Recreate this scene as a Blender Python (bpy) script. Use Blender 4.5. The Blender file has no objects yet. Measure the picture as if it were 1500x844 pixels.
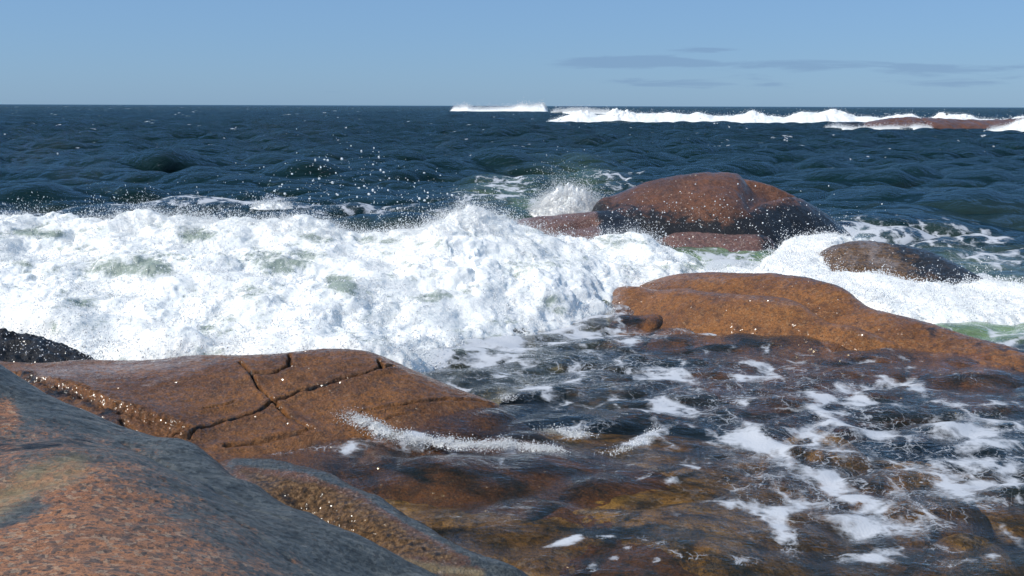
import bpy, math, random
import numpy as np
from mathutils import Matrix

R = math.radians
rng = np.random.default_rng(11)
random.seed(11)
scene = bpy.context.scene
COL = scene.collection

# ------------------------------------------------------------------ camera
CAM_H = 2.6
PITCH, ROLL, FPX = R(10.28), R(0.18), 1472.0
CW, CH = 750.0, 422.0
cF = np.array([0, math.cos(PITCH), -math.sin(PITCH)])
cR0 = np.array([1.0, 0, 0])
cU0 = np.array([0, math.sin(PITCH), math.cos(PITCH)])
cR = math.cos(ROLL) * cR0 + math.sin(ROLL) * cU0
cU = -math.sin(ROLL) * cR0 + math.cos(ROLL) * cU0
cam_d = bpy.data.cameras.new('camera')
cam_d.sensor_width = 36.0
cam_d.lens = FPX * 36.0 / 1500.0
cam_d.clip_start = 0.05
cam_d.clip_end = 60000
cam = bpy.data.objects.new('camera', cam_d)
COL.objects.link(cam)
m3 = Matrix((cR, cU, -cF)).transposed()
cam.matrix_world = Matrix.Translation((0, 0, CAM_H)) @ m3.to_4x4()
scene.camera = cam

# ------------------------------------------------------------------ light
SUN_EL, SUN_AZ = 46.0, -112.0          # azimuth clockwise from the view axis (+Y)
SKY_STRENGTH, SUN_STRENGTH = 0.082, 4.3
scene.view_settings.view_transform = 'Standard'
scene.view_settings.look = 'None'
scene.view_settings.gamma = 1.0
scene.view_settings.use_curve_mapping = False
scene.view_settings.exposure = 0.0
world = bpy.data.worlds.new('World')
scene.world = world
world.use_nodes = True
sun_d = bpy.data.lights.new('sun', 'SUN')
sun_d.energy = SUN_STRENGTH
sun_d.angle = R(0.53)
sun_d.color = (1.0, 0.955, 0.88)
sun = bpy.data.objects.new('sun', sun_d)
COL.objects.link(sun)
sun.rotation_euler = (R(90 - SUN_EL), 0, R(180 - SUN_AZ))
scene.cycles.max_bounces = 8
scene.cycles.diffuse_bounces = 5
scene.cycles.glossy_bounces = 3
scene.cycles.transparent_max_bounces = 14
scene.cycles.caustics_reflective = False
scene.cycles.caustics_refractive = False
scene.cycles.use_denoising = True
scene.cycles.denoiser = 'OPENIMAGEDENOISE'
scene.cycles.denoising_input_passes = 'RGB_ALBEDO_NORMAL'
scene.cycles.sample_clamp_indirect = 4.0


# ------------------------------------------------------------------ node helper
class NT:
    def __init__(s, tree):
        s.t = tree
        tree.nodes.clear()

    def n(s, typ, ins=None, **props):
        nd = s.t.nodes.new(typ)
        for k, v in props.items():
            setattr(nd, k, v)
        for k, v in (ins or {}).items():
            s.put(nd.inputs[k], v)
        return nd

    def put(s, sock, v):
        if isinstance(v, bpy.types.NodeSocket):
            s.t.links.new(v, sock)
        elif isinstance(v, bpy.types.Node):
            s.t.links.new(v.outputs[0], sock)
        else:
            if hasattr(sock.default_value, '__len__') and not hasattr(v, '__len__'):
                v = (v, v, v)
            if hasattr(sock.default_value, '__len__') and len(sock.default_value) == 4 and len(v) == 3:
                v = tuple(v) + (1,)
            sock.default_value = v

    def attr(s, name):
        return s.n('ShaderNodeAttribute', attribute_name=name).outputs['Fac']

    def math(s, op, a, b=0.0, c=None, clamp=False):
        nd = s.n('ShaderNodeMath', {0: a, 1: b}, operation=op, use_clamp=clamp)
        if c is not None:
            s.put(nd.inputs[2], c)
        return nd.outputs[0]

    def noise(s, vec, scale, detail=4, rough=0.55, dist=0.0, col=False):
        nd = s.n('ShaderNodeTexNoise', {'Vector': vec, 'Scale': scale, 'Detail': detail, 'Roughness': rough, 'Distortion': dist})
        return nd.outputs['Color' if col else 'Fac']

    def voro(s, vec, scale, feature='F1', out='Distance', rand=1.0):
        nd = s.n('ShaderNodeTexVoronoi', {'Vector': vec, 'Scale': scale, 'Randomness': rand}, feature=feature)
        return nd.outputs[out]

    def ss(s, v, lo, hi, a=0.0, b=1.0):
        return s.n('ShaderNodeMapRange', {0: v, 1: lo, 2: hi, 3: a, 4: b}, interpolation_type='SMOOTHSTEP').outputs[0]

    def mix(s, f, a, b, blend='MIX'):
        nd = s.n('ShaderNodeMix', {0: f, 6: a, 7: b}, data_type='RGBA', blend_type=blend)
        return nd.outputs[2]

    def mixs(s, f, a, b):
        return s.n('ShaderNodeMixShader', {0: f, 1: a, 2: b}).outputs[0]

    def ramp(s, f, stops):
        nd = s.n('ShaderNodeValToRGB', {0: f})
        cr = nd.color_ramp
        while len(cr.elements) < len(stops):
            cr.elements.new(0.5)
        for e, (p, c) in zip(cr.elements, stops):
            e.position = p
            e.color = (c, c, c, 1) if not hasattr(c, '__len__') else tuple(c) + (1,)
        return nd.outputs[0]

    def mapping(s, vec, scale=(1, 1, 1), rot=(0, 0, 0), loc=(0, 0, 0)):
        return s.n('ShaderNodeMapping', {0: vec, 1: loc, 2: rot, 3: scale}).outputs[0]

    def coord(s, which='Object'):
        return s.n('ShaderNodeTexCoord').outputs[which]


def new_mat(name):
    m = bpy.data.materials.new(name)
    m.use_nodes = True
    return m, NT(m.node_tree)


# ------------------------------------------------------------------ sky
w = NT(world.node_tree)
sky = w.n('ShaderNodeTexSky', sky_type='NISHITA', sun_disc=False)
sky.sun_elevation = R(SUN_EL)
sky.sun_rotation = R(SUN_AZ)
sky.altitude = 0
sky.air_density = 1.0
sky.dust_density = 0.35
sky.ozone_density = 2.0
skyc = w.mix(0.55, w.mix(1.0, sky.outputs[0], (0.60, 0.82, 1.22), 'MULTIPLY'), (3.1, 5.5, 8.6))
# thin bands of far grey-blue cloud low over the horizon (direction space)
dirv = w.coord('Generated')
sx = w.n('ShaderNodeSeparateXYZ', {0: dirv})
az = w.math('ARCTAN2', sx.outputs[0], sx.outputs[1])
el = w.math('ARCTAN2', sx.outputs[2], w.math('SQRT', w.math('ADD', w.math('MULTIPLY', sx.outputs[0], sx.outputs[0]), w.math('MULTIPLY', sx.outputs[1], sx.outputs[1]))))
cv = w.n('ShaderNodeCombineXYZ', {0: w.math('MULTIPLY', az, 13.0), 1: w.math('MULTIPLY', el, 120.0), 2: 3.7})
cn = w.noise(cv, 1.0, 6, 0.58, 0.4)


def cloud_patch(a0, e0, wa, we, amt):
    da = w.math('DIVIDE', w.math('SUBTRACT', az, a0), wa)
    de = w.math('DIVIDE', w.math('SUBTRACT', el, e0), we)
    r2 = w.math('ADD', w.math('MULTIPLY', da, da), w.math('MULTIPLY', de, de))
    g = w.math('POWER', 2.718, w.math('MULTIPLY', r2, -1.0))
    return w.math('MULTIPLY', g, amt)


def pix_az_el(px, py):
    u, v = (px - CW) / FPX, (CH - py) / FPX
    d = cF + u * cR + v * cU
    return math.atan2(d[0], d[1]), math.atan2(d[2], math.hypot(d[0], d[1]))


tot = None
for (px, py, wx, wy, amt) in [(930, 88, 95, 9, .75), (1060, 95, 210, 8, .62), (1390, 103, 150, 8, .65), (1030, 73, 70, 5, .5),
                              (1080, 122, 210, 11, .34), (1430, 120, 120, 8, .34), (920, 118, 70, 6, .3), (520, 136, 260, 6, .13)]:
    a, e = pix_az_el(px, py)
    p = cloud_patch(a, e, wx / FPX, wy / FPX, amt)
    tot = p if tot is None else w.math('ADD', tot, p)
cm = w.ss(w.math('ADD', w.math('MULTIPLY', tot, 1.0), w.math('MULTIPLY', w.math('SUBTRACT', cn, 0.5), 1.5)), 0.26, 0.60, 0, 0.48)
cm = w.math('MULTIPLY', cm, w.ss(tot, 0.02, 0.25))
skyc2 = w.mix(cm, skyc, (2.25, 3.7, 6.1))
bg = w.n('ShaderNodeBackground', {'Color': skyc2, 'Strength': SKY_STRENGTH})
w.n('ShaderNodeOutputWorld', {0: bg.outputs[0]})


# ------------------------------------------------------------------ numeric helpers
_perm = np.random.default_rng(5).permutation(256).astype(np.int32)
_perm = np.concatenate([_perm, _perm, _perm])
_g3 = np.random.default_rng(6).normal(size=(256, 3)).astype(np.float32)
_g3 /= np.linalg.norm(_g3, axis=1)[:, None]


def perlin(x, y, z=None):
    x = np.asarray(x, np.float32); y = np.asarray(y, np.float32)
    xi = np.floor(x).astype(np.int32); yi = np.floor(y).astype(np.int32)
    fx = x - xi; fy = y - yi
    u = fx * fx * fx * (fx * (fx * 6 - 15) + 10); v = fy * fy * fy * (fy * (fy * 6 - 15) + 10)
    xi &= 255; yi &= 255
    if z is None:
        def g(dx, dy):
            h = _perm[_perm[xi + dx] + yi + dy]
            return _g3[h, 0] * (fx - dx) + _g3[h, 1] * (fy - dy)
        a = g(0, 0); b = g(1, 0); c = g(0, 1); d = g(1, 1)
        return 1.3 * ((a + u * (b - a)) * (1 - v) + (c + u * (d - c)) * v)
    z = np.asarray(z, np.float32)
    zi = np.floor(z).astype(np.int32); fz = z - zi
    t = fz * fz * fz * (fz * (fz * 6 - 15) + 10); zi &= 255

    def g(dx, dy, dz):
        h = _perm[_perm[_perm[xi + dx] + yi + dy] + zi + dz]
        return _g3[h, 0] * (fx - dx) + _g3[h, 1] * (fy - dy) + _g3[h, 2] * (fz - dz)

    def pl(dz):
        a = g(0, 0, dz); b = g(1, 0, dz); c = g(0, 1, dz); d = g(1, 1, dz)
        return (a + u * (b - a)) * (1 - v) + (c + u * (d - c)) * v
    a = pl(0)
    return 1.2 * (a + t * (pl(1) - a))


def fbm(x, y, z=None, oct=5, gain=0.5, lac=2.03, mode='f'):
    s = 0; a = 1.0; tot = 0
    for i in range(oct):
        o = 17.3 * i
        n = perlin(x + o, y - o) if z is None else perlin(x + o, y - o, z + o)
        if mode == 'billow':
            n = np.abs(n) * 2 - 0.5
        elif mode == 'ridge':
            n = 0.6 - np.abs(n) * 2
        s = s + a * n; tot += a
        a *= gain; x = x * lac; y = y * lac
        if z is not None:
            z = z * lac
    return s / tot


def sstep(v, lo, hi):
    t = np.clip((v - lo) / (hi - lo), 0, 1)
    return t * t * (3 - 2 * t)


def P(px, py, y=None, z=None):
    """the point in space seen at a place of the photograph, at depth y or at height z"""
    d = cF + (px - CW) / FPX * cR + (CH - py) / FPX * cU
    t = y / d[1] if y is not None else (z - CAM_H) / d[2]
    return np.array([0, 0, CAM_H]) + t * d


class TPS:
    def __init__(s, pts, lam=1e-4, mq=None):
        s.mq = mq
        pts = np.array(pts, float)
        s.c = pts[:, :2]
        n = len(pts)
        A = np.zeros((n + 3, n + 3))
        A[:n, :n] = s.k(s.c, s.c) + lam * np.eye(n)
        A[:n, n] = 1; A[:n, n + 1:] = s.c
        A[n, :n] = 1; A[n + 1:, :n] = s.c.T
        s.w = np.linalg.solve(A, np.concatenate([pts[:, 2], [0, 0, 0]]))

    def k(s, a, b):
        r2 = ((a[:, None, :] - b[None, :, :]) ** 2).sum(-1)
        if s.mq is not None:
            return -np.sqrt(r2 + s.mq ** 2)
        return 0.5 * r2 * np.log(r2 + 1e-9)

    def __call__(s, x, y):
        q = np.stack([x.ravel(), y.ravel()], 1)
        out = np.empty(len(q))
        n = len(s.c)
        for i in range(0, len(q), 60000):
            qq = q[i:i + 60000]
            out[i:i + 60000] = s.k(qq, s.c) @ s.w[:n] + s.w[n] + qq @ s.w[n + 1:]
        return out.reshape(x.shape)


def seg_dist(x, y, poly):
    d = np.full(x.shape, 1e9); 
    for (a, b) in zip(poly[:-1], poly[1:]):
        ax, ay = a[0], a[1]; bx, by = b[0] - ax, b[1] - ay
        t = np.clip(((x - ax) * bx + (y - ay) * by) / (bx * bx + by * by + 1e-12), 0, 1)
        d = np.minimum(d, np.hypot(x - ax - t * bx, y - ay - t * by))
    return d


def poly_sdf(x, y, poly):
    poly = [np.asarray(p)[:2] for p in poly]
    d = seg_dist(x, y, poly + [poly[0]])
    ins = np.zeros(x.shape, bool)
    j = len(poly) - 1
    for i in range(len(poly)):
        xi, yi = poly[i]; xj, yj = poly[j]
        if yi != yj:
            ins ^= ((yi > y) != (yj > y)) & (x < (xj - xi) * (y - yi) / (yj - yi) + xi)
        j = i
    return np.where(ins, d, -d)


def make_mesh(name, verts, faces, mat, attrs=None, origin=(0, 0, 0), parent=None):
    verts = np.asarray(verts, np.float32) - np.asarray(origin, np.float32)
    faces = np.asarray(faces, np.int32)
    k = faces.shape[1]
    me = bpy.data.meshes.new(name)
    me.vertices.add(len(verts)); me.vertices.foreach_set('co', verts.ravel())
    me.loops.add(faces.size); me.loops.foreach_set('vertex_index', faces.ravel())
    me.polygons.add(len(faces)); me.polygons.foreach_set('loop_start', np.arange(0, faces.size, k, dtype=np.int32))
    me.polygons.foreach_set('use_smooth', np.ones(len(faces), bool))
    for an, av in (attrs or {}).items():
        at = me.attributes.new(an, 'FLOAT', 'POINT')
        at.data.foreach_set('value', np.asarray(av, np.float32).ravel())
    me.update(calc_edges=True)
    me.materials.append(mat)
    o = bpy.data.objects.new(name, me)
    COL.objects.link(o)
    o.location = origin
    if parent is not None:
        o.parent = parent
        o.location = np.asarray(origin) - np.asarray(parent.location)
    return o


def grid_faces(nx, ny, keep=None):
    i = np.arange(nx * ny).reshape(ny, nx)
    q = np.stack([i[:-1, :-1], i[:-1, 1:], i[1:, 1:], i[1:, :-1]], -1).reshape(-1, 4)
    if keep is not None:
        q = q[keep.ravel()[q].all(1)]
    return q


def compact(verts, faces, attrs):
    used = np.zeros(len(verts), bool); used[faces.ravel()] = True
    idx = np.cumsum(used) - 1
    return verts[used], idx[faces], {k: np.asarray(v).ravel()[used] for k, v in attrs.items()}


def normals(X, Y, Z):
    A = np.stack([np.gradient(X, axis=1), np.gradient(Y, axis=1), np.gradient(Z, axis=1)], -1)
    B = np.stack([np.gradient(X, axis=0), np.gradient(Y, axis=0), np.gradient(Z, axis=0)], -1)
    N = np.cross(A, B)
    return N / (np.linalg.norm(N, axis=-1, keepdims=True) + 1e-12)


def tag(o, label, cat, group=None, kind=None):
    if label: o['label'] = label
    if cat: o['category'] = cat
    if group: o['group'] = group
    if kind: o['kind'] = kind
    return o


FIELDS = []          # solid ground under the water: (x0, y0, res, Z)


def sample_ground(x, y):
    g = np.full(x.shape, -6.0)
    for (x0, y0, res, Z) in FIELDS:
        u = (x - x0) / res; v = (y - y0) / res
        ny, nx = Z.shape
        ok = (u >= 0) & (v >= 0) & (u < nx - 1) & (v < ny - 1)
        if not ok.any():
            continue
        uu = u[ok]; vv = v[ok]
        i = uu.astype(int); j = vv.astype(int); fu = uu - i; fv = vv - j
        zz = (Z[j, i] * (1 - fu) + Z[j, i + 1] * fu) * (1 - fv) + (Z[j + 1, i] * (1 - fu) + Z[j + 1, i + 1] * fu) * fv
        g[ok] = np.maximum(g[ok], zz)
    return g


def field(pts, x0, x1, y0, y1, res, mq=None):
    xs = np.arange(x0, x1, res); ys = np.arange(y0, y1, res)
    X, Y = np.meshgrid(xs, ys)
    return X, Y, TPS(pts, mq=mq)(X, Y)


def px_of(X, Y, Z):
    d = np.stack([X, Y, Z - CAM_H], -1)
    f = d @ cF
    return CW + FPX * (d @ cR) / f, CH - FPX * (d @ cU) / f


def rock(name, label, pts, bounds, res, mat, shape=None, attrs=None, floor=-1.0, reg=True, mq=None):
    X, Y, Z = field(pts, *bounds, res, mq)
    if shape is not None:
        Z = shape(X, Y, Z)
    at = {}
    if attrs is not None:
        at = attrs(X, Y, Z)
    ny, nx = Z.shape
    if reg:
        FIELDS.append((bounds[0], bounds[2], res, np.where(Z > floor, Z, -6.0)))
    keep = Z > floor
    f = grid_faces(nx, ny, keep)
    # small sideways jitter breaks the height field's grid and undercuts steep faces a little
    N = normals(X, Y, Z)
    j = 0.012 * fbm(X * 9, Y * 9, Z * 9, 3)
    V = np.stack([X + N[..., 0] * j, Y + N[..., 1] * j, Z], -1).reshape(-1, 3)
    V, f, at = compact(V, f, at)
    org = (float(V[:, 0].mean()), float(V[:, 1].mean()), float(V[:, 2].min()))
    return tag(make_mesh(name, V, f, mat, at, org), label, 'rock')


def crest_back(pts, steps):
    out = []
    for (px, py, y) in pts:
        p = P(px, py, y=y)
        for (dy, dz) in steps:
            out.append((p[0] * (1 + dy / y * 0.5), p[1] + dy, p[2] - dz))
    return out


def P3(lst):
    return [tuple(P(a, b, y=c)) for a, b, c in lst]


def PZ(lst):
    # below the water the plan position is where the line of sight meets the surface
    out = []
    for a, b, c in lst:
        p = P(a, b, z=max(c, 0.0))
        out.append((p[0], p[1], c))
    return out


# ------------------------------------------------------------------ materials
def granite(name, ca, cb, cdark, grain=60.0, rough=0.5, wet=0.0, bump=0.5, pale=(0.5, 0.4, 0.33), big=1.6, speck=0.55, glint=48.0):
    m, t = new_mat(name)
    co = t.coord()
    n1 = t.noise(co, big, 8, 0.62, 0.3)
    n2 = t.noise(co, 11.0, 7, 0.7)
    n3 = t.noise(co, 48.0, 5, 0.7)
    vc = t.voro(co, grain, out='Color')
    sep = t.n('ShaderNodeSeparateColor', {0: vc})
    base = t.mix(t.ss(n1, 0.36, 0.64), ca, cb)
    base = t.mix(t.ss(n2, 0.46, 0.66, 0, 0.75), base, cdark)
    base = t.mix(t.ss(sep.outputs[0], 0.80, 0.84, 0, speck), base, cdark)
    base = t.mix(t.ss(sep.outputs[1], 0.84, 0.88, 0, speck * 0.7), base, pale)
    base = t.mix(t.ss(t.noise(co, 130.0, 3, 0.7), 0.53, 0.63, 0, 0.8), base, tuple(0.5 * c for c in cdark))
    base = t.mix(t.ss(n3, 0.52, 0.66, 0, 0.8), base, tuple(0.35 * c for c in cdark))
    # grey weathered stone with streaks
    st = t.noise(t.mapping(co, (2.2, 9.0, 6.0), (0, 0, R(-38))), 2.2, 8, 0.68, 0.5)
    grey = t.ramp(st, [(0.25, (0.022, 0.026, 0.028)), (0.45, (0.065, 0.075, 0.078)), (0.6, (0.12, 0.13, 0.128)), (0.8, (0.20, 0.20, 0.185))])
    grey = t.mix(t.ss(sep.outputs[2], 0.72, 0.8, 0, 0.6), grey, (0.03, 0.033, 0.034))
    grey = t.mix(t.ss(n3, 0.56, 0.68, 0, 0.7), grey, (0.015, 0.017, 0.018))
    wob = t.math('MULTIPLY', t.math('SUBTRACT', t.noise(co, 6.0, 8, 0.72, 0.6), 0.5), 1.5)
    gm = t.ss(t.math('ADD', t.math('ADD', t.attr('grey'), wob), t.math('MULTIPLY', t.math('SUBTRACT', n3, .5), 1.4)), 0.22, 0.78)
    base = t.mix(gm, base, grey)
    ym = t.ss(t.math('ADD', t.attr('yellow'), t.math('MULTIPLY', wob, 0.8)), 0.35, 1.0, 0, 0.7)
    yel = t.ramp(st, [(0.3, (0.08, 0.08, 0.065)), (0.5, (0.26, 0.20, 0.10)), (0.7, (0.40, 0.35, 0.23))])
    base = t.mix(ym, base, yel)
    mm = t.ss(t.math('ADD', t.attr('moss'), wob), 0.35, 0.7)
    mossc = t.ramp(t.noise(co, 30.0, 6, 0.7), [(0.3, (0.012, 0.009, 0.005)), (0.44, (0.07, 0.036, 0.012)), (0.56, (0.19, 0.10, 0.04)), (0.66, (0.30, 0.19, 0.09)), (0.78, (0.10, 0.095, 0.04))])
    base = t.mix(mm, base, mossc)
    bm = t.ss(t.math('ADD', t.attr('black'), t.math('MULTIPLY', wob, 0.9)), 0.36, 0.66)
    bcol = t.mix(t.ss(n3, 0.5, 0.7), (0.007, 0.007, 0.009), (0.028, 0.022, 0.020))
    base = t.mix(bm, base, bcol)
    fl = t.attr('film_and_sheen')
    fm = t.ss(t.math('ADD', fl, t.math('MULTIPLY', t.math('SUBTRACT', t.noise(t.mapping(co, (2, 5, 3)), 5.0, 8, 0.75, 1.2), 0.5), 1.4)), 0.35, 1.1, 0, 0.75)
    base = t.mix(fm, base, (0.55, 0.50, 0.50))  # pale tone for thin foam film, and for sheen painted along some edges
    wt = t.math('MULTIPLY', t.math('ADD', wet, t.attr('wet'), clamp=True), t.ss(t.noise(co, 4.0, 5, 0.6), 0.35, 0.55, 0.55, 1.0))
    h = t.math('ADD', t.math('MULTIPLY', t.noise(co, 22.0, 10, 0.72), 1.0), t.math('MULTIPLY', t.voro(co, grain * 0.8), 0.22))
    bp = t.n('ShaderNodeBump', {'Height': h, 'Strength': bump, 'Distance': 0.035})
    vfac = t.voro(co, glint, out='Color')
    off = t.n('ShaderNodeVectorMath', {0: vfac, 1: (0.5, 0.5, 0.5)}, operation='SUBTRACT').outputs[0]
    patch = t.ss(t.noise(co, 1.7, 6, 0.7, 0.4), 0.44, 0.62, 0.25, 1.25)
    off = t.n('ShaderNodeVectorMath', {0: off, 3: patch}, operation='SCALE').outputs[0]
    gn = t.n('ShaderNodeVectorMath', {0: t.n('ShaderNodeNewGeometry').outputs['Normal'], 1: off}, operation='ADD').outputs[0]
    cb_ = t.n('ShaderNodeVectorMath', {0: gn}, operation='NORMALIZE')
    pr = t.n('ShaderNodeBsdfPrincipled', {'Base Color': base, 'Roughness': rough, 'Normal': bp.outputs[0],
                                         'Coat Weight': wt, 'Coat Roughness': 0.17, 'Coat IOR': 1.33, 'Coat Normal': cb_.outputs[0]})
    pr.inputs['Specular IOR Level'].default_value = 0.22
    t.n('ShaderNodeOutputMaterial', {0: pr.outputs[0]})
    return m


M_bed = granite('granite_orange_grey', (0.46, 0.205, 0.095), (0.34, 0.145, 0.068), (0.095, 0.08, 0.07), 44, 0.55, 0.10, 0.6, speck=.75, pale=(.5, .36, .24))
M_slab = granite('granite_wet_rust', (0.26, 0.100, 0.020), (0.15, 0.056, 0.014), (0.055, 0.026, 0.012), 60, 0.42, 0.6, 0.7, speck=.4, pale=(.36, .2, .1))
M_ridge = granite('granite_wet_orange', (0.30, 0.118, 0.028), (0.20, 0.076, 0.019), (0.07, 0.030, 0.012), 50, 0.42, 0.5, 0.6, speck=.4, pale=(.42, .25, .12))
M_boul = granite('granite_red_brown', (0.20, 0.078, 0.036), (0.11, 0.044, 0.022), (0.055, 0.026, 0.018), 40, 0.42, 0.45, 0.8, big=0.9, speck=.35, pale=(.3, .2, .16))
M_pink = granite('granite_pinkish', (0.22, 0.115, 0.09), (0.17, 0.085, 0.066), (0.08, 0.04, 0.03), 45, 0.4, 0.5, 0.6)
M_ledge = granite('granite_mossy', (0.20, 0.095, 0.055), (0.14, 0.07, 0.045), (0.06, 0.035, 0.022), 70, 0.5, 0.35, 1.0, speck=.4)
M_sub = granite('stone_algae', (0.50, 0.29, 0.075), (0.33, 0.175, 0.045), (0.10, 0.06, 0.02), 25, 0.6, 0.0, 0.9, big=2.2)


def water_material(name):
    m, t = new_mat(name)
    co = t.coord()
    dep = t.attr('depth')
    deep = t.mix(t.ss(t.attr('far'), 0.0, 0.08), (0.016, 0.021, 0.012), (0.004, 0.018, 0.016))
    foam = t.attr('foam')
    aer = t.math('MULTIPLY', t.attr('aer'), t.ss(t.noise(t.mapping(t.coord(), (.8, 1.5, 1)), 1.6, 6, 0.65, 0.8), 0.25, 0.62, 0.25, 1.15))
    far = t.attr('far')
    n_a = t.noise(t.mapping(co, (1.0, 1.6, 1.0)), 2.4, 7, 0.62, 0.5)
    n_b = t.noise(t.mapping(co, (1.0, 1.9, 1.0)), 10.0, 6, 0.62, 0.8)
    n_c = t.noise(t.mapping(co, (0.6, 1.3, 1.0), (0, 0, R(8))), 0.5, 6, 0.62, 0.5)
    hh = t.math('ADD', t.math('MULTIPLY', n_a, t.math('MULTIPLY', t.ss(far, 0.0, 0.10, 0.20, 0.46), t.ss(far, 0.3, 1.0, 1.0, 0.35))), t.math('MULTIPLY', n_b, t.math('MULTIPLY', t.ss(far, 0.0, 0.1, 0.065, 0.14), t.ss(far, 0.2, 0.9, 1.0, 0.1))))
    hh = t.math('ADD', hh, t.math('MULTIPLY', n_c, t.ss(far, 0.2, 0.8, 0.0, 1.7)))
    bump = t.n('ShaderNodeBump', {'Height': hh, 'Strength': t.ss(far, 0.0, 1.0, 0.55, 1.0), 'Distance': t.ss(far, 0.0, 1.0, 0.28, 0.8)})
    nrm = bump.outputs[0]
    tint = t.mix(t.ss(dep, 0.0, 0.6), (0.98, 0.95, 0.88), (0.78, 0.68, 0.44))
    trans = t.n('ShaderNodeBsdfTransparent', {0: tint})
    body = t.mix(t.math('MINIMUM', aer, 1.0), deep, (0.20, 0.29, 0.13))
    opac = t.math('SUBTRACT', 1.0, t.math('POWER', 2.718, t.math('MULTIPLY', dep, -.62)))
    opac = t.math('MAXIMUM', opac, t.ss(aer, 0.0, 0.5))
    diff = t.n('ShaderNodeBsdfDiffuse', {0: body, 'Normal': nrm})
    under = t.mixs(opac, trans.outputs[0], diff.outputs[0])
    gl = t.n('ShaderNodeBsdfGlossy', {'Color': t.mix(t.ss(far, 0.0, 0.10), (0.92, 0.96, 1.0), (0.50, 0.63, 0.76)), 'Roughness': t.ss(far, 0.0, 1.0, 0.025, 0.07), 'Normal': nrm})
    fr = t.n('ShaderNodeFresnel', {'IOR': 1.333, 'Normal': nrm})
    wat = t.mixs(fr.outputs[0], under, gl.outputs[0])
    # foam lace
    warp = t.n('ShaderNodeVectorMath', {0: t.noise(co, 2.6, 4, 0.6, col=True), 1: (0.5, 0.5, 0.5)}, operation='SUBTRACT')
    wv = t.n('ShaderNodeVectorMath', {0: co, 1: warp.outputs[0]}, operation='ADD')
    wv.inputs[1].default_value = (0, 0, 0)
    sc = t.n('ShaderNodeVectorMath', {0: warp.outputs[0], 3: 0.55}, operation='SCALE')
    wv2 = t.n('ShaderNodeVectorMath', {0: co, 1: sc.outputs[0]}, operation='ADD').outputs[0]
    wv2 = t.mapping(wv2, (1.0, 0.8, 1.0))
    v1 = t.voro(wv2, 3.2)
    v2 = t.voro(wv2, 9.0)
    v3 = t.voro(co, 55.0)
    fn = t.noise(t.mapping(co, (.7, 1.25, 1), (0, 0, R(20))), 6.0, 9, 0.74, 0.9)
    lace = t.math('ADD', t.math('ADD', t.math('MULTIPLY', v1, 1.1), t.math('MULTIPLY', v2, 0.34)), t.math('MULTIPLY', fn, 0.55))
    thr = t.math('SUBTRACT', 1.36, t.math('MULTIPLY', foam, 0.84))
    dl = t.math('SUBTRACT', lace, thr)
    fm = t.ss(dl, -0.05, 0.36)
    fm = t.math('MULTIPLY', fm, t.ss(foam, 0.02, 0.12))
    fm = t.math('MULTIPLY', fm, t.ss(t.math('ADD', v3, t.math('MULTIPLY', dl, 1.2)), 0.10, 0.50, 0.08, 0.86))
    fm = t.math('MULTIPLY', fm, t.ss(t.math('ADD', t.voro(co, 21.0), t.math('MULTIPLY', dl, 0.9)), 0.16, 0.42, 0.35, 1.0))
    we = t.voro(wv2, 4.2, feature='DISTANCE_TO_EDGE')
    we2 = t.voro(wv2, 11.0, feature='DISTANCE_TO_EDGE')
    wth = t.math('MULTIPLY', t.math('MULTIPLY', foam, 0.20), t.ss(fn, 0.38, 0.68))
    web = t.math('MAXIMUM', t.math('SUBTRACT', 1.0, t.math('DIVIDE', we, wth), clamp=True), t.math('MULTIPLY', t.math('SUBTRACT', 1.0, t.math('DIVIDE', we2, t.math('MULTIPLY', wth, 0.8)), clamp=True), 0.8))
    web = t.math('MULTIPLY', t.math('MULTIPLY', web, t.ss(v3, 0.1, 0.5, 0.45, 1.0)), t.math('MULTIPLY', t.ss(foam, 0.12, 0.34, 0.0, 0.55), t.ss(far, 0.0, 0.12, 1.0, 0.3)))
    fm = t.math('MAXIMUM', fm, web)
    fbp = t.n('ShaderNodeBump', {'Height': t.math('ADD', t.noise(co, 60.0, 5, 0.7), v3), 'Strength': 0.2, 'Distance': 0.015})
    fd = t.n('ShaderNodeBsdfDiffuse', {0: (0.56, 0.58, 0.62), 'Normal': fbp.outputs[0]})
    out = t.mixs(fm, wat, fd.outputs[0])
    t.n('ShaderNodeOutputMaterial', {0: out})
    return m


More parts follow.
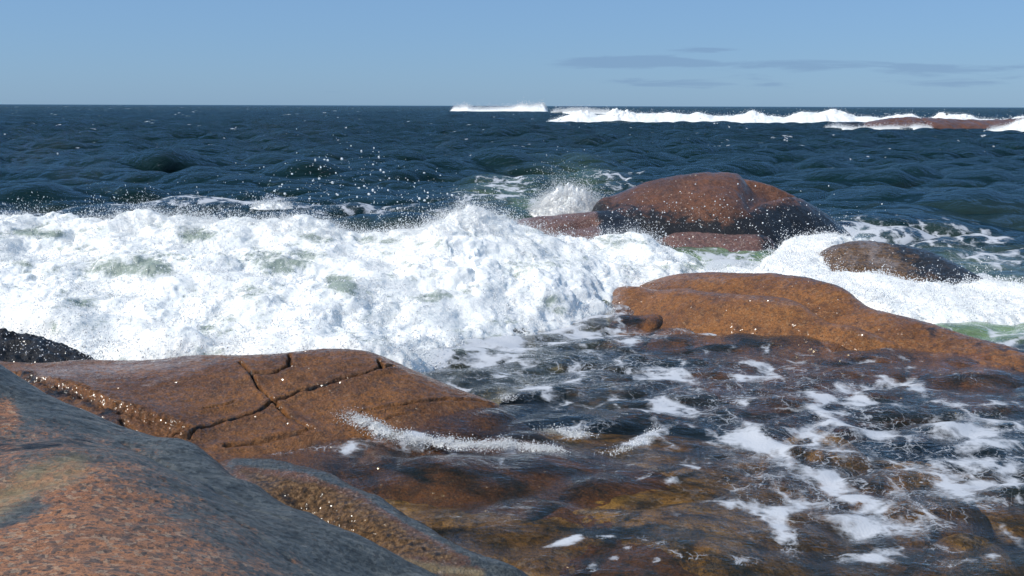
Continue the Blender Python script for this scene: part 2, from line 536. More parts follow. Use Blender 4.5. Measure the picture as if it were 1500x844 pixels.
def foam_material(name, lace_scale=3.0, water=(0.30, 0.35, 0.30), sss=0.0, bump=0.38):
    m, t = new_mat(name)
    co = t.coord()
    cover = t.attr('cover')
    gli = t.attr('glimpse')
    warp = t.n('ShaderNodeVectorMath', {0: t.noise(co, 3.0, 5, 0.65, col=True), 1: (0.5, 0.5, 0.5)}, operation='SUBTRACT').outputs[0]
    sc = t.n('ShaderNodeVectorMath', {0: warp, 3: 0.6}, operation='SCALE').outputs[0]
    wv = t.n('ShaderNodeVectorMath', {0: co, 1: sc}, operation='ADD').outputs[0]
    v1 = t.voro(wv, lace_scale)
    v2 = t.voro(wv, lace_scale * 3.2)
    v3 = t.voro(wv, lace_scale * 9.0)
    fn = t.noise(co, lace_scale * 2.3, 9, 0.72, 0.8)
    lace = t.math('ADD', t.math('ADD', t.math('MULTIPLY', v1, 0.55), t.math('MULTIPLY', v2, 0.35)), t.math('ADD', t.math('MULTIPLY', v3, 0.2), t.math('MULTIPLY', fn, 0.6)))
    al = t.ss(t.math('SUBTRACT', lace, t.math('SUBTRACT', 1.25, t.math('MULTIPLY', cover, 1.3))), -0.05, 0.09)
    gm = t.ss(t.math('SUBTRACT', lace, t.math('SUBTRACT', 1.35, t.math('MULTIPLY', t.math('SUBTRACT', 1.0, gli), 1.25))), -0.15, 0.30)
    h = t.math('ADD', t.math('ADD', t.noise(co, 18.0, 8, 0.75, 0.5), t.math('MULTIPLY', v3, 0.5)), t.math('MULTIPLY', t.noise(co, 70.0, 4, 0.7), 0.35))
    bp = t.n('ShaderNodeBump', {'Height': h, 'Strength': bump, 'Distance': 0.05})
    colr = t.mix(t.ss(fn, 0.3, 0.65), (0.76, 0.785, 0.77), (0.92, 0.905, 0.875))
    df = t.n('ShaderNodeBsdfPrincipled', {'Base Color': colr, 'Roughness': 0.7, 'Normal': bp.outputs[0], 'Subsurface Weight': 1.0 if sss else 0.0, 'Subsurface Radius': (1.0, 1.0, 1.0), 'Subsurface Scale': max(sss, .001)})
    df.subsurface_method = 'BURLEY'
    df.inputs['Specular IOR Level'].default_value = 0.15
    fo = df.outputs[0]
    wp = t.n('ShaderNodeBsdfPrincipled', {'Base Color': water, 'Roughness': 0.12, 'IOR': 1.333, 'Normal': bp.outputs[0]})
    sol = t.mixs(gm, wp.outputs[0], fo)
    tr = t.n('ShaderNodeBsdfTransparent')
    out = t.mixs(al, tr.outputs[0], sol)
    t.n('ShaderNodeOutputMaterial', {0: out})
    return m


def drop_material(name):
    m, t = new_mat(name)
    df = t.n('ShaderNodeBsdfDiffuse', {0: (0.94, 0.95, 0.955)})
    tl = t.n('ShaderNodeBsdfTranslucent', {0: (0.94, 0.95, 0.955)})
    gl = t.n('ShaderNodeBsdfGlossy', {0: (1, 1, 1), 1: 0.12})
    a = t.mixs(0.15, df.outputs[0], tl.outputs[0])
    fr = t.n('ShaderNodeFresnel', {'IOR': 1.333})
    a = t.mixs(fr.outputs[0], a, gl.outputs[0])
    t.n('ShaderNodeOutputMaterial', {0: a})
    return m


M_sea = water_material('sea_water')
M_foam = foam_material('surf_foam', 2.6, sss=0.05)
M_foam_far = foam_material('far_surf_foam', 0.5, bump=0.0)
M_foam_small = foam_material('lapping_foam', 9.0)
M_drop = drop_material('water_drop')

# ------------------------------------------------------------------ seabed
sb = PZ([(450, 660, -.16), (600, 690, -.22), (700, 730, -.24), (640, 760, -.3), (800, 740, -.25), (900, 700, -.17), (1000, 730, -.13), (1100, 790, -.15), (950, 760, -.2),
         (980, 800, -.36), (1180, 840, -.4), (800, 820, -.45), (900, 600, -.40), (780, 570, -.42), (880, 530, -.8), (700, 520, -.8), (1000, 560, -.55),
         (1000, 640, -.34), (1100, 600, -.45), (1200, 650, -.42), (1300, 600, -.5), (1400, 660, -.5), (1500, 620, -.6), (1300, 720, -.5), (1450, 780, -.55), (1250, 800, -.5),
         (1400, 560, -.8), (1200, 555, -.75), (1300, 545, -.8), (1500, 540, -.8), (1100, 550, -.75)])
sb += [(x, y, -1.0) for x in (-12, -6, 0, 6, 12) for y in (12.5,)]
sb += [(x, y, -1.2 - (y - 12) * 0.22) for x in (-12, -4, 4, 12) for y in (16, 21, 26)]
sb += [(-6, 8, -.5), (-10, 8, -.8), (-6, 2, -.5), (8, 8, -.9), (12, 8, -1.2), (4, 4, -.6), (8, 3, -1.0), (1, 3, -.5), (1, 0, -.6), (6, 0, -1.0)]
X, Y, Z = field(sb, -14, 14, -1, 26, 0.06)
Z = np.minimum(Z, -0.05) + 0.07 * fbm(X * 1.1, Y * 1.1, None, 4) + 0.02 * fbm(X * 5, Y * 5, None, 4, mode='ridge')
Z = np.minimum(Z, -0.09)
FIELDS.append((-14, -1, 0.06, Z))
tag(make_mesh('seabed', np.stack([X, Y, Z], -1).reshape(-1, 3), grid_faces(X.shape[1], X.shape[0]), M_sub,
              {'black': 0.62 * sstep(-Z, 0.38, 0.75)}), None, None, kind='structure')

# ------------------------------------------------------------------ foreground bedrock
bed_edge = [(330, 688, 5.6), (400, 730, 5.25), (470, 768, 5.0), (560, 808, 4.78), (640, 844, 4.62)]
bed_crest = [(-90, 490, 6.5), (0, 535, 6.3), (60, 572, 6.2), (120, 602, 6.1), (180, 626, 6.0), (250, 650, 5.9), (300, 668, 5.76)]
pts = P3([(0, 844, 3.1), (150, 844, 3.15), (300, 844, 3.4), (450, 844, 3.95), (560, 844, 4.35), (0, 668, 4.5), (100, 662, 4.5), (200, 672, 4.65),
          (0, 652, 4.95), (100, 646, 5.05), (210, 655, 5.45), (0, 740, 3.9), (100, 740, 3.9), (200, 740, 4.05), (300, 720, 4.55), (300, 780, 3.9),
          (420, 780, 4.4), (360, 740, 4.8), (255, 690, 5.1), (180, 664, 4.95), (120, 622, 5.6), (50, 602, 5.6), (0, 590, 5.7)] + bed_edge + bed_crest)
pts += crest_back(bed_crest, [(.45, .35), (1.1, 1.1)]) + crest_back(bed_edge, [(.2, .28), (.6, .9)])
pts += [(-4.5, 2, 1.35), (-5, 5, 1.2), (-5, 6.6, .9), (-5, 8, -.4), (-4, -1, 1.2), (0, -1, 1.1), (0, 1.5, 1.1), (-1, 2.2, 1.1), (1.6, -1, .8), (1.9, 1, .5), (.5, 3.2, .55),
        (.3, 4.0, .22), (.9, 3.9, -.1), (1.8, 3.2, -.3), (2.6, 1, -.4), (2.6, -1, -.2)]


def bed_shape(X, Y, Z):
    u = X * 0.79 + Y * 0.61; v = -X * 0.61 + Y * 0.79
    Z = Z + 0.030 * fbm(u * 1.3, v * 3.2, None, 4) + 0.010 * fbm(u * 3, v * 12, None, 4, mode='ridge') + 0.004 * fbm(X * 22, Y * 22, None, 3)
    for poly, dep, wd in [([(150, 690), (230, 683), (300, 700), (420, 722)], .02, .02), ([(180, 640), (300, 690), (360, 722)], .02, .025),
                          ([(240, 745), (330, 758), (420, 790), (470, 812)], .014, .012)]:
        d = seg_dist(X, Y, [P(a, b, z=.75) for a, b in poly]) + 0.03 * np.abs(fbm(X * 6, Y * 6, None, 3))
        Z = Z - dep * np.exp(-(d / wd) ** 2)
    return Z


def bed_attrs(X, Y, Z):
    px, py = px_of(X, Y, Z)
    # weathering of the stone: an orange core, a pale yellow vein, grey skin around
    orange = poly_sdf(px, py, [(-200, 668), (60, 668), (150, 680), (190, 700), (240, 745), (290, 790), (340, 820), (400, 870), (420, 1000), (-200, 1000)])
    grey = 0.5 - orange / 170.0
    dv = seg_dist(px, py, [(-160, 830), (-20, 745), (60, 700), (110, 688)])
    yel = np.exp(-(dv / 34) ** 2) * .85
    grey = np.maximum(grey, 0.75 * np.exp(-((seg_dist(px, py, [(-100, 810), (20, 755), (55, 735)])) / 22) ** 2))
    patch = np.exp(-(((px - 5) / 22) ** 2 + ((py - 605) / 22) ** 2))
    grey = np.clip(grey, 0, 1) - patch
    black = 0.6 * np.exp(-((seg_dist(px, py, [(-100, 655), (20, 655), (80, 650), (130, 645)])) / 11) ** 2)  # shadow in the hollow behind the orange hump, painted black
    wet = 0.15 * np.clip(grey, 0, 1)
    return {'grey': grey, 'yellow': yel, 'black': black, 'wet': wet}


rock('coastal_bedrock', 'smooth grey and orange granite bedrock filling the bottom left corner', pts, (-5.2, 2.8, -1.0, 7.9), 0.014, M_bed, bed_shape, bed_attrs, -0.6)

# ------------------------------------------------------------------ mossy ledge
lc = [(325, 677, 6.62), (400, 673, 6.58), (480, 692, 6.32), (550, 727, 6.02), (620, 768, 5.72), (690, 808, 5.42), (750, 832, 5.22)]
pts = P3(lc + [(380, 700, 6.25), (450, 720, 6.08), (520, 742, 5.86), (580, 776, 5.58), (640, 802, 5.36),
               (445, 752, 5.92), (520, 790, 5.58), (600, 806, 5.35), (600, 822, 5.24), (650, 836, 5.14), (700, 838, 5.15), (360, 690, 6.35)])
pts += crest_back(lc, [(.25, .16), (.7, .6)])
pts += [(P(a, b, y=c)[0], c - .35, z) for a, b, c, z in [(380, 700, 6.2, .16), (445, 755, 5.9, .0), (520, 790, 5.55, -.02), (600, 825, 5.2, -.02), (700, 840, 5.1, -.05)]]
pts += [(.35, 5.1, -.2), (.2, 4.8, -.3), (-2.4, 6.6, -.1), (-2.4, 5.9, .1)]
ledge_moss = [P(a, b, y=c) for a, b, c in [(400, 705, 6.15), (450, 712, 6.12), (520, 738, 5.9), (580, 772, 5.6), (660, 815, 5.3), (620, 812, 5.28), (520, 795, 5.5), (450, 765, 5.8), (410, 730, 6.0)]]


def ledge_shape(X, Y, Z):
    s = poly_sdf(X, Y, ledge_moss)
    k = sstep(s, -.05, .12)
    return Z + 0.03 * fbm(X * 4, Y * 4, None, 4) + k * (0.035 * fbm(X * 11, Y * 11, None, 4, mode='ridge') + 0.018 * fbm(X * 28, Y * 28, None, 3)) + 0.004 * fbm(X * 20, Y * 20, None, 3)


def ledge_attrs(X, Y, Z):
    px, py = px_of(X, Y, Z)
    s = poly_sdf(px, py, [(350, 690), (440, 700), (520, 728), (590, 772), (680, 822), (640, 822), (560, 812), (490, 790), (430, 760), (400, 735)])
    grey = sstep(-s, 0, 14) * sstep(px, 300, 380)
    yel = np.exp(-((seg_dist(px, py, [(560, 815), (620, 830), (700, 842)])) / 13) ** 2)
    black = 0.45 * np.exp(-((seg_dist(px, py, [(415, 725), (450, 765), (510, 795), (560, 808)])) / 11) ** 2)  # shade of the crevice under the overhang, painted into the colour
    black = np.maximum(black, .5 * np.exp(-((seg_dist(px, py, [(570, 785), (640, 812), (700, 828)])) / 7) ** 2))
    return {'moss': 0.5 + s / 25, 'grey': grey * (1 - yel), 'yellow': yel * .9, 'black': black, 'wet': .3 + 0 * px}


rock('mossy_ledge', 'low mossy ledge of wet rock between the grey bedrock and the pool', pts, (-2.6, .5, 4.7, 7.6), 0.009, M_ledge, ledge_shape, ledge_attrs, -0.5)

# ------------------------------------------------------------------ cracked slab
sc_ = [(-160, 530, 9.0), (-80, 530, 9.0), (0, 530, 9.0), (130, 527, 9.0), (300, 521, 9.0), (420, 517, 9.0), (480, 511, 9.0), (540, 516, 8.9), (600, 540, 8.8), (660, 566, 8.66), (728, 593, 8.42)]
pts = P3(sc_ + [(300, 580, 8.0), (480, 570, 8.2), (600, 590, 8.05), (670, 602, 8.1), (280, 640, 7.32), (350, 655, 7.32), (450, 643, 7.48), (560, 640, 7.58), (650, 642, 7.65),
                (200, 632, 7.2), (100, 575, 7.8), (180, 580, 7.85), (40, 550, 8.3), (150, 545, 8.5), (-100, 560, 7.8)])
pts += crest_back(sc_, [(.5, .3), (1.2, .9)])
pts += PZ([(700, 645, -.03), (780, 655, -.10), (860, 675, -.15), (950, 700, -.17), (1030, 740, -.2), (750, 700, -.17), (600, 680, -.14), (450, 675, -.1), (900, 760, -.24),
           (1080, 790, -.25), (760, 610, -.14), (850, 625, -.22), (960, 650, -.26), (1080, 720, -.28), (1180, 800, -.5), (700, 770, -.45), (350, 690, -.05)])
pts += [(-4.5, 7.2, .1), (-4.5, 8.4, .3), (-3.5, 6.6, .05)]
cracks = [([(275, 645), (290, 632), (330, 618), (370, 608), (402, 590), (440, 574), (500, 558), (548, 545), (575, 538)], .06, .017),
          ([(352, 533), (368, 550), (380, 570), (402, 590), (420, 610), (455, 630)], .05, .014),
          ([(368, 550), (400, 547), (424, 536), (424, 522)], .05, .02),
          ([(555, 528), (560, 542)], .06, .02), ([(240, 640), (275, 632)], .05, .02),
          ([(500, 612), (560, 600), (620, 590), (660, 588), (690, 588), (722, 594)], .022, .012), ([(540, 632), (570, 612), (600, 606)], .018, .010),
          ([(60, 556), (110, 570), (160, 590), (205, 606), (245, 618), (278, 630)], .03, .03), ([(180, 610), (205, 635)], .04, .03),
          ([(300, 600), (345, 590)], .015, .012), ([(330, 655), (400, 645), (460, 632)], .03, .02)]
# the plan position of each crack is where its line of sight meets the slab
_slab_tps = TPS(pts)


def on_surface(px, py, tps, y0, y1):
    ys = np.linspace(y0, y1, 260)
    q = np.array([P(px, py, y=v) for v in ys])
    g = q[:, 2] - tps(q[:, 0], q[:, 1])
    k = np.argmax(g < 0) if (g < 0).any() else np.argmin(np.abs(g))
    return q[k]


crack_w = [([on_surface(a, b, _slab_tps, 6.9, 9.1) for a, b in poly], d, wd) for poly, d, wd in cracks]
step_line = [on_surface(a, b, _slab_tps, 6.9, 9.1) for a, b in [(30, 548), (60, 556), (110, 570), (160, 590), (205, 606), (245, 618), (278, 634)]]


def slab_shape(X, Y, Z):
    Z = Z + 0.022 * fbm(X * 1.8, Y * 2.6, None, 4) + 0.010 * fbm(X * 6, Y * 9, None, 4, mode='ridge') + 0.004 * fbm(X * 25, Y * 25, None, 3)
    wig = 0.03 * fbm(X * 7, Y * 7, None, 4)
    for poly, dep, wd in crack_w:
        d = seg_dist(X + wig, Y - wig, poly)
        wl = wd * np.clip(1.0 + 1.3 * fbm(X * 6 + 9, Y * 6, None, 3), .35, 2)
        Z = Z - dep * sstep(-d, -1.15 * wl, -.35 * wl) + 0.010 * np.exp(-((d - 2.6 * wd) / (2 * wd)) ** 2)
    poly = step_line + [np.array([-3.0, 6.5, 0]), np.array([-5.2, 6.5, 0]), np.array([-5.2, 8.6, 0])]
    s = poly_sdf(X + 2 * wig, Y, poly)
    k = sstep(s, -.03, .05)
    Z = Z - .055 * k + k * .03 * fbm(X * 5, Y * 5, None, 4)
    ns = np.exp(-(np.abs(s) / .12) ** 2)
    return Z + ns * .045 * fbm(X * 10, Y * 10, None, 4, mode='ridge')


def slab_attrs(X, Y, Z):
    px, py = px_of(X, Y, Z)
    black = np.zeros_like(X)
    for poly, dep, wd in crack_w:
        d = seg_dist(X, Y, poly)
        black = np.maximum(black, .95 * min(1.0, dep / .055) * np.exp(-(d / (wd * 1.3)) ** 2) * (.65 + .6 * fbm(X * 6, Y * 6, None, 3)))
    black = np.maximum(black, .55 * np.exp(-((seg_dist(px, py, [(40, 552), (90, 575), (150, 600), (180, 620)])) / 20) ** 2))
    film_and_sheen = .62 * np.exp(-((seg_dist(px, py, [(60, 548), (150, 540), (230, 536), (290, 526)])) / 17) ** 2)
    film_and_sheen = np.maximum(film_and_sheen, .5 * np.exp(-((seg_dist(px, py, [(210, 565), (270, 545), (320, 524)])) / 9) ** 2))
    film_and_sheen = np.maximum(film_and_sheen, .35 * np.exp(-((seg_dist(px, py, [(500, 512), (560, 522), (640, 556), (720, 590)])) / 6) ** 2))  # sheen of the water film, painted pale along the right edge
    moss = .35 * sstep(-Z, .03, .12)
    return {'black': black, 'film_and_sheen': film_and_sheen, 'moss': moss, 'wet': .15 + .0 * px}


rock('cracked_slab', 'wet rust-brown granite slab split by dark cracks, below the white breaker', pts, (-5.0, 2.4, 5.6, 10.2), 0.0092, M_slab, slab_shape, slab_attrs, -0.5)

# ------------------------------------------------------------------ black rock at the left edge
dc = [(-160, 476, 9.9), (-60, 480, 9.9), (0, 485, 9.85), (50, 496, 9.75), (100, 513, 9.65), (135, 528, 9.5)]
pts = P3(dc + [(-60, 520, 9.35), (0, 526, 9.3), (60, 530, 9.3), (-60, 500, 9.6), (30, 508, 9.5)])
pts += crest_back(dc, [(.4, .2), (1.0, .9)]) + [(-5.5, 9.3, .2), (-3.3, 9.2, .1), (-3.2, 9.9, -.4), (-5.5, 8.9, .0), (-4, 8.9, .1)]
rock('algae_rock', 'black algae-covered rock under the foam at the left edge', pts, (-5.8, -3.1, 8.8, 11.2), 0.015, M_slab,
     lambda X, Y, Z: Z - .03 + .13 * fbm(X * 3.2, Y * 3.2, None, 5, mode='ridge') + .02 * fbm(X * 16, Y * 16, None, 3),
     lambda X, Y, Z: {'black': np.full(X.shape, .95)}, -0.6)

# ------------------------------------------------------------------ right-hand rocks
ec = [(885, 430, 13.4), (940, 421, 13.3), (1000, 423, 12.8), (1100, 432, 12.2), (1180, 449, 11.7), (1240, 478, 11.05), (1300, 500, 10.75), (1400, 522, 10.3), (1480, 539, 9.95)]
pts = P3(ec)
pts += PZ([(930, 456, -.05), (1000, 475, -.06), (1100, 489, -.07), (1200, 503, -.06), (1300, 515, -.05), (1000, 496, -.42), (1200, 524, -.42), (1100, 509, -.46), (1350, 540, -.3), (1500, 552, -.2), (880, 470, -.35),
           (1200, 575, -.5), (1400, 580, -.5)])
pts += crest_back(ec, [(.4, .16), (1.0, .7)]) + [(.7, 13.4, -.3), (.8, 11.4, -.4), (5.2, 9.5, -.3), (.6, 10.3, -.6), (.6, 9, -.8), (2, 9, -.7), (1.5, 10.2, -.5), (5.6, 9, -.5)]


def hump_shape(X, Y, Z):
    return Z + .03 * fbm(X * 1.7, Y * 2.4, None, 5) + .006 * fbm(X * 9, Y * 9, None, 4) + .003 * fbm(X * 28, Y * 28, None, 2)


def hump_attrs(X, Y, Z):
    px, py = px_of(X, Y, Z)
    film_and_sheen = .42 * np.exp(-((seg_dist(px, py, [(1000, 426), (1100, 436), (1180, 452), (1250, 485), (1330, 510), (1430, 530)])) / 8) ** 2)  # sky sheen on the crest, painted into the colour as a pale band
    film_and_sheen = np.maximum(film_and_sheen, .6 * sstep(-px, -960, -890))
    return {'film_and_sheen': film_and_sheen, 'wet': .2 + 0 * px, 'black': .6 * sstep(-Z, .16, .34)}


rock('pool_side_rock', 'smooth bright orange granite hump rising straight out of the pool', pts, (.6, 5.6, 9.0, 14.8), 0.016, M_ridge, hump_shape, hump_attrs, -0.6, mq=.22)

fc = [(940, 416, 14.0), (1000, 402, 13.7), (1060, 399, 13.4), (1130, 402, 13.0), (1200, 412, 12.5), (1250, 434, 12.0), (1290, 456, 11.55), (1360, 473, 11.1), (1430, 496, 10.7), (1510, 519, 10.25), (1600, 552, 9.75)]
pts = P3(fc + [(1000, 421, 13.1), (1100, 428, 12.6), (1200, 450, 11.85), (1280, 486, 11.05), (1400, 514, 10.4), (1500, 532, 9.95)])
pts += crest_back(fc, [(.35, .12), (.8, .55), (1.4, 1.2)]) + [(1.2, 13.6, -.2), (6.2, 9.4, -.3), (1.2, 9.2, -.8), (3, 9.2, -.7), (4.6, 9.2, -.5), (1.2, 11, -.6), (6.4, 9.2, -.5)]
pts += [(p[0], p[1] - .5, p[2] - .18) for p in P3([(1000, 421, 13.1), (1100, 428, 12.6), (1200, 450, 11.85), (1280, 486, 11.05), (1400, 514, 10.4)])]


def ridge_attrs(X, Y, Z):
    px, py = px_of(X, Y, Z)
    blk = .5 * np.exp(-((seg_dist(px, py, [(1140, 400), (1200, 408), (1250, 425), (1290, 446), (1370, 472), (1500, 515)])) / 7) ** 2)
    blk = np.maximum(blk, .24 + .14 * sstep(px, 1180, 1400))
    film_and_sheen = .45 * np.exp(-((seg_dist(px, py, [(960, 412), (1010, 406), (1060, 412)])) / 9) ** 2)
    return {'black': blk, 'film_and_sheen': film_and_sheen, 'wet': .25 + 0 * px}


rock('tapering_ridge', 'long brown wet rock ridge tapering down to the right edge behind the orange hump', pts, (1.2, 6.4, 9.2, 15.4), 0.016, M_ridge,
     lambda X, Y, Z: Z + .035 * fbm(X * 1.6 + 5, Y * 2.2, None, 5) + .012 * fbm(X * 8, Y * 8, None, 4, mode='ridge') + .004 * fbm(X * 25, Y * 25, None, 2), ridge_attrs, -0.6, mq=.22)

# ------------------------------------------------------------------ great boulder
gc = [(868, 308, 20), (900, 290, 20), (940, 273, 20), (990, 261, 20), (1050, 256, 20), (1100, 261, 20), (1150, 280, 20), (1190, 302, 20), (1225, 325, 20), (1242, 341, 20)]
pts = P3(gc + [(900, 312, 19.3), (1000, 310, 18.95), (1060, 300, 18.95), (1110, 312, 18.95), (1180, 326, 19.2), (890, 334, 18.9), (980, 346, 18.5), (1060, 350, 18.4), (1130, 347, 18.5), (1200, 344, 19.1),
               (1000, 281, 19.45), (1080, 281, 19.45), (950, 295, 19.4), (1140, 297, 19.4)])
pts += crest_back(gc, [(.8, .16), (1.6, .7), (2.3, 1.6)])
pts += [(p[0], p[1] - .4, p[2] - .55) for p in P3([(890, 334, 18.9), (980, 346, 18.5), (1060, 350, 18.4), (1130, 347, 18.5), (1200, 344, 19.1)])]
pts += [(1.35, 20, -.3), (7.2, 20, -.5), (1.3, 19, -.4), (6.9, 19.2, -.5)]
_b_tps = TPS(pts)
nl = [on_surface(a, b, _b_tps, 18, 20.1) for a, b in [(1082, 262), (1078, 280), (1088, 300), (1100, 312)]]
nl2 = [on_surface(a, b, _b_tps, 18, 20.1) for a, b in [(1100, 312), (1130, 296), (1160, 290)]]


def boul_shape(X, Y, Z):
    Z = Z + .06 * fbm(X * .9, Y * 1.1, None, 4) + .034 * fbm(X * 2.6, Y * 3.4, None, 6, mode='ridge') + .006 * fbm(X * 14, Y * 14, None, 3)
    wig = .05 * fbm(X * 4, Y * 4, None, 3)
    poly = nl + nl2[1:] + [np.array([6.0, 20.3, 0]), np.array([4.6, 20.6, 0])]
    s = poly_sdf(X + wig, Y + wig, poly)
    return Z - .34 * sstep(s, -.05, .42) * sstep(-s, -1.0, -.4)


def boul_attrs(X, Y, Z):
    px, py = px_of(X, Y, Z)
    line = np.interp(px, [860, 900, 960, 1020, 1080, 1120, 1160, 1200, 1250], [290, 295, 306, 316, 314, 298, 286, 294, 312])
    blk = .42 + (py - line) / 62.0 + .22 * fbm(X * 1.6, Y * 1.6 + Z * 3, None, 4)
    return {'black': np.clip(blk, 0, 1), 'wet': .3 + .0 * px}


rock('great_boulder', 'large domed reddish boulder with a black waterline, standing above the surf', pts, (1.2, 7.3, 17.6, 23), 0.026, M_boul, boul_shape, boul_attrs, -0.5)

hc = [(965, 352, 18.2), (985, 344, 18.2), (1040, 343, 18.1), (1100, 345, 18.0), (1130, 352, 17.9)]
pts = P3(hc + [(985, 362, 17.8), (1050, 366, 17.6), (1105, 372, 17.4), (990, 376, 17.4), (1050, 380, 17.2), (1112, 388, 16.9)])
pts += crest_back(hc, [(.5, .2), (1.2, .9)]) + [(p[0], p[1] - .5, p[2] - .6) for p in P3([(985, 376, 17.4), (1050, 380, 17.2), (1112, 388, 16.9)])]
pts += [(2.2, 17.8, -.3), (4.95, 17.6, -.4)]
rock('pink_foot_rock', 'pinkish wet rock shelf at the foot of the great boulder', pts, (2.0, 5.2, 16.2, 19.4), 0.02, M_pink,
     lambda X, Y, Z: Z + .05 * fbm(X * 2, Y * 2, None, 4) + .02 * fbm(X * 7, Y * 7, None, 4, mode='ridge'),
     lambda X, Y, Z: {'black': .55 * sstep(X, 4.05, 4.5), 'film_and_sheen': .3 + 0 * X}, -0.5)

ic = [(725, 328, 18.8), (760, 321, 18.9), (800, 316, 19), (840, 313, 19.1), (890, 309, 19.2)]
pts = P3(ic + [(780, 338, 18.2), (840, 330, 18.4), (890, 330, 18.5), (800, 350, 17.7), (880, 345, 17.9)])
pts += crest_back(ic, [(.5, .2), (1.3, 1.1)]) + [(-.9, 18.4, -.3), (1, 17.0, -.2), (2.2, 17.2, -.2)]
rock('washed_shelf', 'low flat brown shelf of rock left of the great boulder with water running off', pts, (-1.0, 2.4, 16.8, 20.8), 0.022, M_pink,
     lambda X, Y, Z: Z + .04 * fbm(X * 2, Y * 2, None, 4) - .12 * np.exp(-(seg_dist(X, Y, [P(790, 345, y=18), P(830, 330, y=18.3), P(870, 322, y=18.6)]) / .12) ** 2) + .014 * fbm(X * 8, Y * 8, None, 3),
     lambda X, Y, Z: {'film_and_sheen': .55 * sstep(-X, -.9, .2) + .18, 'black': .8 * sstep(X, 1.35, 1.75)}, -0.5)

jc = [(1185, 384, 15.9), (1205, 369, 15.8), (1240, 358, 15.7), (1290, 357, 15.6), (1350, 367, 15.4), (1400, 387, 15), (1448, 417, 14.4)]
pts = P3(jc + [(1225, 385, 15.1), (1290, 380, 15.0), (1350, 395, 14.7), (1225, 402, 14.7), (1300, 412, 14.4), (1380, 427, 14.0)])
pts += crest_back(jc, [(.6, .2), (1.3, .9)]) + [(p[0], p[1] - .5, p[2] - .5) for p in P3([(1225, 402, 14.7), (1300, 412, 14.4), (1380, 427, 14.0)])]
pts += [(4.2, 15.4, -.3), (7.4, 14.4, -.5)]
rock('surf_washed_rock', 'olive brown rock half drowned in surf right of the great boulder', pts, (4.0, 7.5, 13.3, 17.2), 0.02, M_ledge,
     lambda X, Y, Z: Z + .05 * fbm(X * 1.8, Y * 1.8, None, 4) + .02 * fbm(X * 7, Y * 7, None, 4, mode='ridge'),
     lambda X, Y, Z: {'moss': .8 + 0 * X, 'black': .32 + .4 * sstep(X, 5.6, 6.3), 'wet': .5 + 0 * X,
                      'film_and_sheen': (.6 * np.exp(-((X - 5.55 - .5 * fbm(X * 3, Y * 3, None, 3)) / .26) ** 2) + .5 * np.exp(-((X - 5.05 - .5 * fbm(X * 3, Y * 3, None, 3)) / .16) ** 2)) + .35 * sstep(X, 5.9, 6.3)}, -0.5)

# drowned stones in the pool
for nm, lb, px, py, rx, ry, top in [
        ('drowned_stone', 'dark brown drowned stone making a dome in the foam above its neighbour', 1205, 632, .42, .5, -.03),
        ('drowned_stone', 'dark drowned stone under the foam near the lower right corner', 1425, 775, .34, .3, -.05),
        ('drowned_stone', 'olive drowned stone between the two largest foam patches', 1345, 668, .40, .42, -.07),
        ('drowned_stone', 'golden brown drowned stone at the bottom of the pool, lit through the clear water', 1060, 772, .45, .35, -.09)]:
    c = P(px, py, z=0)
    xs = np.arange(-1.0, 1.0, .025)
    XX, YY = np.meshgrid(c[0] + xs, c[1] + xs)
    r2 = ((XX - c[0]) / (rx * 1.5)) ** 2 + ((YY - c[1]) / (ry * 1.5)) ** 2
    ZZ = top - .55 * r2 + .04 * fbm(XX * 2.5, YY * 2.5, None, 4) + .012 * fbm(XX * 9, YY * 9, None, 3, mode='ridge')
    FIELDS.append((c[0] - 1, c[1] - 1, .025, np.where(ZZ > -.8, ZZ, -6.0)))
    V, f, at = compact(np.stack([XX, YY, ZZ], -1).reshape(-1, 3), grid_faces(len(xs), len(xs), ZZ > -.8), {})
    tag(make_mesh(nm, V, f, M_sub, at, (c[0], c[1], -.8)), lb, 'rock', 'stones under the water of the pool')

# ------------------------------------------------------------------ far skerry
for nm, lb, prof, yy, wd in [
        ('skerry', 'long low reddish skerry beyond the sea with surf breaking over it', [(1262, 189), (1280, 180), (1310, 174), (1345, 173.5), (1370, 175), (1400, 176), (1440, 177.5), (1480, 176), (1520, 173), (1600, 176), (1650, 190)], 121, 6.0),
        ('skerry', 'small dark flat skerry just left of the long reddish one', [(1200, 190), (1215, 183), (1240, 180), (1262, 181), (1285, 189)], 125, 3.0)]:
    q = np.array([P(a, b, y=yy) for a, b in prof])
    xs = np.arange(q[0, 0], q[-1, 0], .12); ys = np.arange(yy - wd, yy + wd, .14)
    XX, YY = np.meshgrid(xs, ys)
    hz = np.interp(XX, q[:, 0], q[:, 2]) + .5
    prof_ = np.clip(1 - ((YY - yy) / wd) ** 2, 0, 1) ** .45
    blocks = fbm(XX * .35, YY * .3, None, 3, mode='ridge')
    ZZ = -.5 + hz * prof_ * (1 + .12 * blocks) + .22 * fbm(XX * .8, YY * .8, None, 5, mode='ridge') * prof_ - .25 * np.exp(-(np.abs(fbm(XX * .22, YY * .05, None, 2)) / .05) ** 2) * prof_
    blk = .55 * sstep(-ZZ, -.55, -.05) if len(prof) > 6 else np.full(ZZ.shape, .7)
    tag(make_mesh(nm, np.stack([XX, YY, ZZ], -1).reshape(-1, 3), grid_faces(len(xs), len(ys)), M_boul, {'black': blk, 'wet': .2 + 0 * ZZ}, (float(q[:, 0].mean()), yy, -.5)), lb, 'rock', 'skerries far out')

